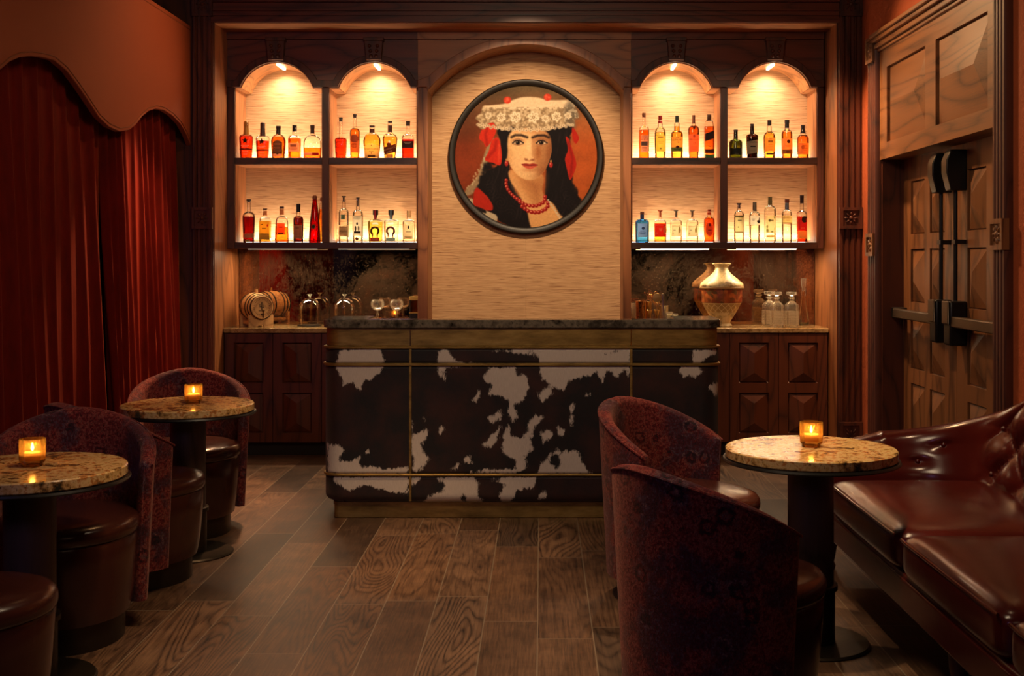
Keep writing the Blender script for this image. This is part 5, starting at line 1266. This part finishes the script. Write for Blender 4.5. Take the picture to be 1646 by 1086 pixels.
b = B(zc, 1552, 'amber conical bottle half hidden behind the red conical one', [(84, 4), (86, 30), (80, 180), (66, 400), (50, 600), (38, 690), (34, 720), (37, 722), (37, 735)], 735, G_CLR, Q_AMB, 600, sy=1, cap=(((134, 76, 40), [(28, 730), (38, 740), (42, 765), (38, 790), (24, 803)], 'ball_stopper'),), Y=8.825, group=g3)
# lower, next left of the portrait
b = B(zd, 290, 'tall clear bottle with a framed tan label and small green label', shape(88, 88, 510, 600, 34, 760), 760, G_CLR, Q_CLR, 560, sy=1, cap=(((60, 44, 36), [(17, 720), (17, 795), (38, 798), (38, 822)]),), group=g4)
b.rect(105, 310, 84, (222, 196, 150)).rect(120, 284, 74, (200, 166, 136), 'label', sub=True).rect(145, 255, 66, (224, 204, 168), 'label', sub=True).text('Alipús', 200, 52, (60, 40, 40)).rect(405, 490, 37, (96, 118, 92)).rect(430, 466, 26, (130, 150, 120), 'label', sub=True)
b = B(zd, 540, 'clear dome-shouldered bottle with a black ink drawing', shape(92, 92, 470, 580, 30, 770), 770, G_CLR, Q_CLR, 520, sy=1, cap=(((58, 40, 34), [(14, 640), (14, 770), (30, 775), (30, 796)]),), group=g4)
b.rect(120, 470, 78, (226, 214, 186)).rect(160, 200, 58, DK, 'emblem').oval(-28, 245, 16, 48, DK).oval(26, 250, 14, 44, (110, 100, 84)).oval(0, 330, 16, 26, DK).lines(400, 460, 3, 70, (110, 96, 76), th=4).oval(-4, 66, 32, 26, (96, 50, 32))
for cx, lb, q, cc, lc in ((852, 'yellow tequila bottle with a dark horseshoe and red label', Q_LME, (190, 26, 20), (206, 60, 44)), (1128, 'clear tequila bottle with a dark horseshoe and pale blue label', Q_CLR, (104, 128, 136), (140, 178, 184))):
    b = B(zd, cx, lb, shape(112, 128, 360, 410, 28, 520), 520, G_CLR, q, 366, sup=7, sy=.75, cap=(((46, 40, 38), [(47, 482), (49, 490), (49, 566), (44, 572)]), ((66, 60, 56), [(30, 430), (30, 482)], 'collar')), group=g4)
    b.shoe(0, 202, 84, 46, 66, (52, 28, 22)).rect(24, 88, 80, lc).lines(36, 78, 3, 60, CREAM, th=4)
    b.t.children[-1]; MB().box(-16*ZU, 16*ZU, -.0218, -.0205, 400*ZU, 572*ZU).build('neck_ribbon', capmat(cc), b.t, True)
b = B(zd, 1440, 'clear bottle with a tall wooden stopper and pale tan label', shape(104, 105, 340, 402, 37, 480), 480, G_CLR, Q_CLR, 330, sup=5, sy=.8, cap=(((204, 168, 118), [(36, 440), (38, 560)]),), group=g4)
b.rect(60, 322, 82, (230, 208, 160)).lines(180, 200, 1, 74, DK, th=8).oval(0, 268, 15, 30, DK).lines(70, 110, 2, 70, (190, 166, 120), th=10)
# upper, next right of the portrait
b = B(ze, 255, 'amber bottle with a cork stopper and grey printed label', shape(88, 88, 505, 590, 28, 740), 740, G_CLR, Q_ORG, 510, sup=4, sy=.9, cap=(((142, 96, 62), [(26, 735), (32, 740), (36, 775), (32, 815)], 'cork'),), group=g5)
b.rect(118, 412, 64, (226, 216, 196)).text('HIGH', 384, 52, (60, 62, 70)).text('WEST', 338, 52, (60, 62, 70)).rect(232, 306, 56, (96, 96, 98), 'emblem').lines(140, 215, 3, 50, (110, 96, 80), th=4)
b = B(ze, 540, 'pale yellow bottle with a red cap and faint label', shape(96, 98, 455, 560, 44, 650, lip=False), 650, G_CLR, Q_YEL, 475, sy=1, cap=(((150, 24, 20), [(33, 690), (34, 765)]), ((236, 214, 190), [(34, 676), (34, 692)], 'cap_band'), ((170, 30, 24), [(40, 635), (35, 676)], 'collar')), group=g5)
b.rect(130, 410, 82, (228, 208, 120)).lines(355, 395, 1, 70, (170, 90, 70), th=11).lines(260, 340, 3, 60, (206, 140, 100), th=5).oval(0, 182, 16, 16, (150, 130, 70)).lines(80, 150, 3, 66, (180, 160, 90), th=4)
b = B(ze, 835, 'golden bottle with a dark green cap and green-footed label', shape(104, 106, 430, 500, 50, 650, lip=False), 650, G_CLR, Q_GLD, 580, sy=1, cap=(((34, 58, 48), [(34, 648), (33, 765)]),), group=g5)
b.rect(128, 386, 99, (240, 196, 130), nx=16).rect(128, 202, 99, (96, 148, 108), 'label', nx=16, sub=True).oval(0, 206, 30, 28, (84, 34, 24)).text('THE', 372, 30, (52, 40, 66)).text('GLENLIVET', 332, 38, (52, 40, 66)).text('12', 288, 46, (52, 40, 40)).lines(140, 176, 2, 70, (40, 76, 58), th=5)
b = B(ze, 1130, 'copper-coloured bottle with a brown cap and peach label', shape(84, 98, 510, 592, 34, 640), 640, G_CLR, Q_COP, 580, sup=2.6, sy=.9, cap=(((122, 72, 46), [(29, 632), (29, 775)]),), group=g5)
b.rect(130, 430, 92, (246, 170, 122), nx=16).decal([(-34, 566), (34, 566), (0, 512)], [(0, 1, 2)], (80, 40, 24), 'emblem').text('THE', 372, 20, (130, 60, 50)).text('MACALLAN', 342, 34, (120, 50, 44)).text('12', 268, 46, (110, 46, 40)).oval(0, 400, 20, 18, (190, 110, 80)).lines(160, 220, 3, 60, (206, 120, 84), th=3)
b = B(ze, 1404, 'square bottle with a slanted black label and green base', shape(84, 85, 570, 690, 34, 760), 760, G_CLR, Q_COP, 575, sup=7, sy=1, cap=(((84, 58, 38), [(32, 690), (38, 700), (38, 785)]),), group=g5)
b.rect(335, 470, 80, (34, 24, 20), tilt=.34).rect(100, 172, 82, (62, 34, 24)).rect(5, 76, 83, (70, 160, 96)).oval(0, 222, 14, 18, (150, 90, 40))
# upper far right
b = B(zf_, 226, 'short squat dark green bottle with a dark label', shape(114, 116, 285, 352, 38, 500, lip=False), 500, G_GRN, liq((.7, .7, .4)), 290, sy=1, cap=(((36, 38, 24), [(38, 372), (32, 470), (38, 490), (38, 520)], 'wax_neck'),), group=g6)
b.rect(70, 182, 108, (34, 40, 30), nx=16).lines(80, 100, 1, 60, (120, 122, 96), th=8)
b = B(zf_, 515, 'dark brown bottle with a slanted cream label', shape(92, 104, 400, 448, 36, 580, lip=False), 580, G_BRN, Q_BRN, 380, sup=2.4, sy=1, cap=(((40, 22, 18), [(38, 446), (32, 560), (32, 625)], 'wax_neck'),), group=g6)
b.rect(98, 320, 92, (214, 196, 164), tilt=.18, nx=16).text('TEELING', 292, 42, (86, 72, 60)).rect(205, 230, 46, (70, 58, 50), 'emblem').lines(110, 165, 2, 66, (150, 132, 108), th=4)
b = B(zf_, 820, 'golden round-shouldered bottle with a peach label and black cap', shape(98, 104, 370, 480, 44, 600), 600, G_CLR, Q_GLD, 490, sup=2.3, sy=1, cap=(((24, 16, 14), [(37, 592), (36, 685)]),), group=g6)
b.rect(130, 372, 94, (240, 176, 104), nx=16).lines(285, 325, 1, 66, (74, 36, 24), th=20).lines(335, 360, 1, 40, (150, 90, 50), th=6).lines(150, 260, 4, 56, (196, 120, 66), th=4).rect(72, 106, 72, (72, 56, 36), 'label')
b = B(zf_, 1130, 'straight golden bottle with a brown dot on its peach label', shape(94, 95, 440, 520, 40, 590), 590, G_CLR, Q_AMB, 475, sy=1, cap=(((28, 18, 16), [(40, 548), (37, 552), (37, 630), (42, 634), (42, 688)]),), group=g6)
b.rect(168, 358, 90, (242, 178, 112), nx=16).oval(10, 305, 30, 32, (66, 40, 26)).rect(88, 166, 90, (134, 98, 62), 'label', nx=16).lines(105, 145, 1, 60, (90, 60, 38), th=12).lines(200, 250, 2, 50, (200, 130, 80), th=4)
b = B(zf_, 1412, 'amber bottle with a flared black cap and orange label at the far right', shape(98, 102, 340, 430, 44, 520, lip=False), 520, G_CLR, Q_AMB, 420, sup=2.6, sy=.9, cap=(((30, 18, 18), [(50, 458), (38, 500), (36, 550), (40, 555), (40, 600)]),), group=g6)
b.rect(80, 276, 92, (240, 166, 92), nx=16).oval(-20, 205, 28, 36, (206, 130, 66)).lines(140, 250, 4, 56, (170, 96, 50), cx=20, th=4)
# lower, next right of the portrait
b = B(zg, 222, 'blue glass bottle with a silver label', shape(120, 123, 350, 415, 33, 520), 520, G_BLU, None, 0, sy=.85, cap=(((92, 50, 34), [(33, 494), (37, 500), (37, 536)]), ((22, 34, 70), [(34.5, 420), (34.5, 494)], 'neck_label')), group=g7)
b.rect(96, 332, 84, (196, 194, 188)).oval(10, 250, 28, 26, (70, 76, 90)).lines(190, 212, 1, 66, (90, 90, 96), th=5).lines(140, 180, 2, 66, (86, 84, 90), th=7)
b = B(zg, 540, 'square bottle with a big red label and amber spirit', shape(102, 103, 350, 410, 29, 550), 550, G_CLR, Q_GLD, 345, sup=6, sy=.8, cap=(((206, 96, 52), [(18, 450), (18, 550), (40, 552), (40, 570)]),), group=g7)
b.rect(100, 330, 100, (190, 34, 28), nx=14).rect(296, 306, 90, (230, 140, 90), 'label', sub=True).lines(200, 250, 2, 34, (240, 196, 150), th=14).oval(80, 220, 34, 74, (232, 170, 104)).oval(-72, 158, 20, 20, (226, 120, 84))
for cx, lb in ((820, 'clear square bottle with a cream label, second right of the blue one'), (1106, 'clear square bottle with a cream label beside the orange bottle')):
    b = B(zg, cx, lb, shape(101, 102, 350, 412, 29, 550), 550, G_CLR, Q_CLR, 350, sup=6, sy=.8, cap=(((128, 112, 90), [(17, 450), (17, 548), (40, 552), (40, 568)]),), group=g7)
    b.rect(112, 308, 92, (232, 216, 170), nx=14).rect(284, 292, 84, (200, 178, 120), 'label', sub=True).lines(208, 224, 1, 34, DK, cx=-36, th=6).oval(54, 220, 20, 52, (206, 180, 116)).oval(-62, 160, 14, 14, (206, 186, 130))
b = B(zg, 1405, 'orange bottle with an oval orange label and red stopper', shape(92, 94, 380, 450, 32, 520), 520, G_CLR, liq((.95, .36, .10)), 435, sup=3, sy=.8, cap=(((170, 60, 30), [(24, 545), (30, 550), (30, 584)]), ((226, 84, 40), [(33, 488), (33, 530)], 'wax_neck')), group=g7)
b.oval(0, 235, 74, 128, (240, 158, 96), 'label', sub=False).oval(0, 235, 64, 116, (232, 134, 76), 'label').lines(205, 228, 1, 50, (110, 40, 24), th=10).oval(0, 310, 20, 26, (120, 50, 30)).lines(130, 190, 3, 40, (190, 90, 50), th=3)
# lower far right
b = B(zh, 285, 'clear bottle with a tall pale green label, leftmost on its shelf', shape(88, 88, 480, 560, 32, 660), 660, G_CLR, Q_CLR, 500, sy=.9, cap=((DK, [(18, 600), (18, 664), (40, 668), (40, 695)]),), group=g8)
b.rect(170, 472, 72, (218, 208, 150)).rect(442, 470, 72, (140, 136, 92), 'label', sub=True).lines(375, 400, 1, 56, (80, 80, 60), th=11).rect(170, 188, 72, (130, 116, 70), 'label', sub=True).oval(-26, 272, 12, 12, (110, 104, 70))
b = B(zh, 560, 'clear bottle with a white label and a small black bird', shape(94, 95, 470, 550, 34, 640), 640, G_CLR, Q_CLR, 480, sy=1, cap=(((104, 96, 78), [(35, 558), (35, 655), (33, 658), (33, 712)]),), group=g8)
b.rect(312, 466, 82, (238, 228, 204)).oval(58, 366, 26, 30, (26, 22, 22)).oval(66, 410, 8, 30, (26, 22, 22)).oval(34, 372, 10, 16, (26, 22, 22)).lines(378, 420, 2, 32, (150, 150, 140), cx=-36, th=7)
b = B(zh, 832, 'tallest clear bottle on its shelf with an olive cap and leafy label', shape(96, 97, 560, 650, 38, 740), 740, G_CLR, Q_CLR, 600, sup=4, sy=.9, cap=(((112, 104, 66), [(35, 660), (35, 720), (36, 724), (36, 805)]),), group=g8)
b.rect(168, 464, 86, (236, 212, 150), nx=14).lines(370, 405, 1, 52, (110, 104, 70), th=14, cx=14).oval(-24, 388, 22, 26, (120, 112, 60)).oval(62, 440, 14, 20, (150, 156, 90)).oval(-60, 210, 22, 26, (170, 176, 100)).oval(-66, 280, 14, 22, (176, 176, 110)).oval(20, 190, 22, 14, (140, 140, 80)).oval(66, 240, 12, 30, (170, 170, 104)).rect(92, 128, 78, (200, 160, 84), 'label')
b = B(zh, 1130, 'clear bottle with a gold label and blue-grey neck', shape(90, 90, 495, 580, 37, 690), 690, G_CLR, Q_CLR, 500, sy=1, cap=(((92, 40, 26), [(34, 700), (40, 705), (40, 762)]), ((106, 112, 122), [(34, 576), (36, 640), (33, 700)], 'neck_label')), group=g8)
b.rect(330, 474, 82, (232, 200, 120), nx=14).rect(330, 352, 80, (150, 110, 60), 'label', sub=True).text('BARSOL', 436, 42, (186, 84, 50)).lines(375, 405, 2, 44, (200, 150, 80), th=3)
b = B(zh, 1393, 'red-amber bottle with a black cap, rightmost on its shelf', shape(87, 88, 490, 560, 34, 780), 780, G_CLR, Q_RED, 458, sup=3, sy=.9, cap=(((38, 18, 18), [(34, 690), (34, 790), (36, 794), (36, 835)]),), group=g8)
b.rect(215, 425, 80, (176, 30, 22), nx=14).oval(28, 405, 48, 58, (44, 24, 22)).lines(240, 268, 1, 64, (226, 110, 70), th=9).rect(65, 205, 70, (216, 178, 74), 'label')
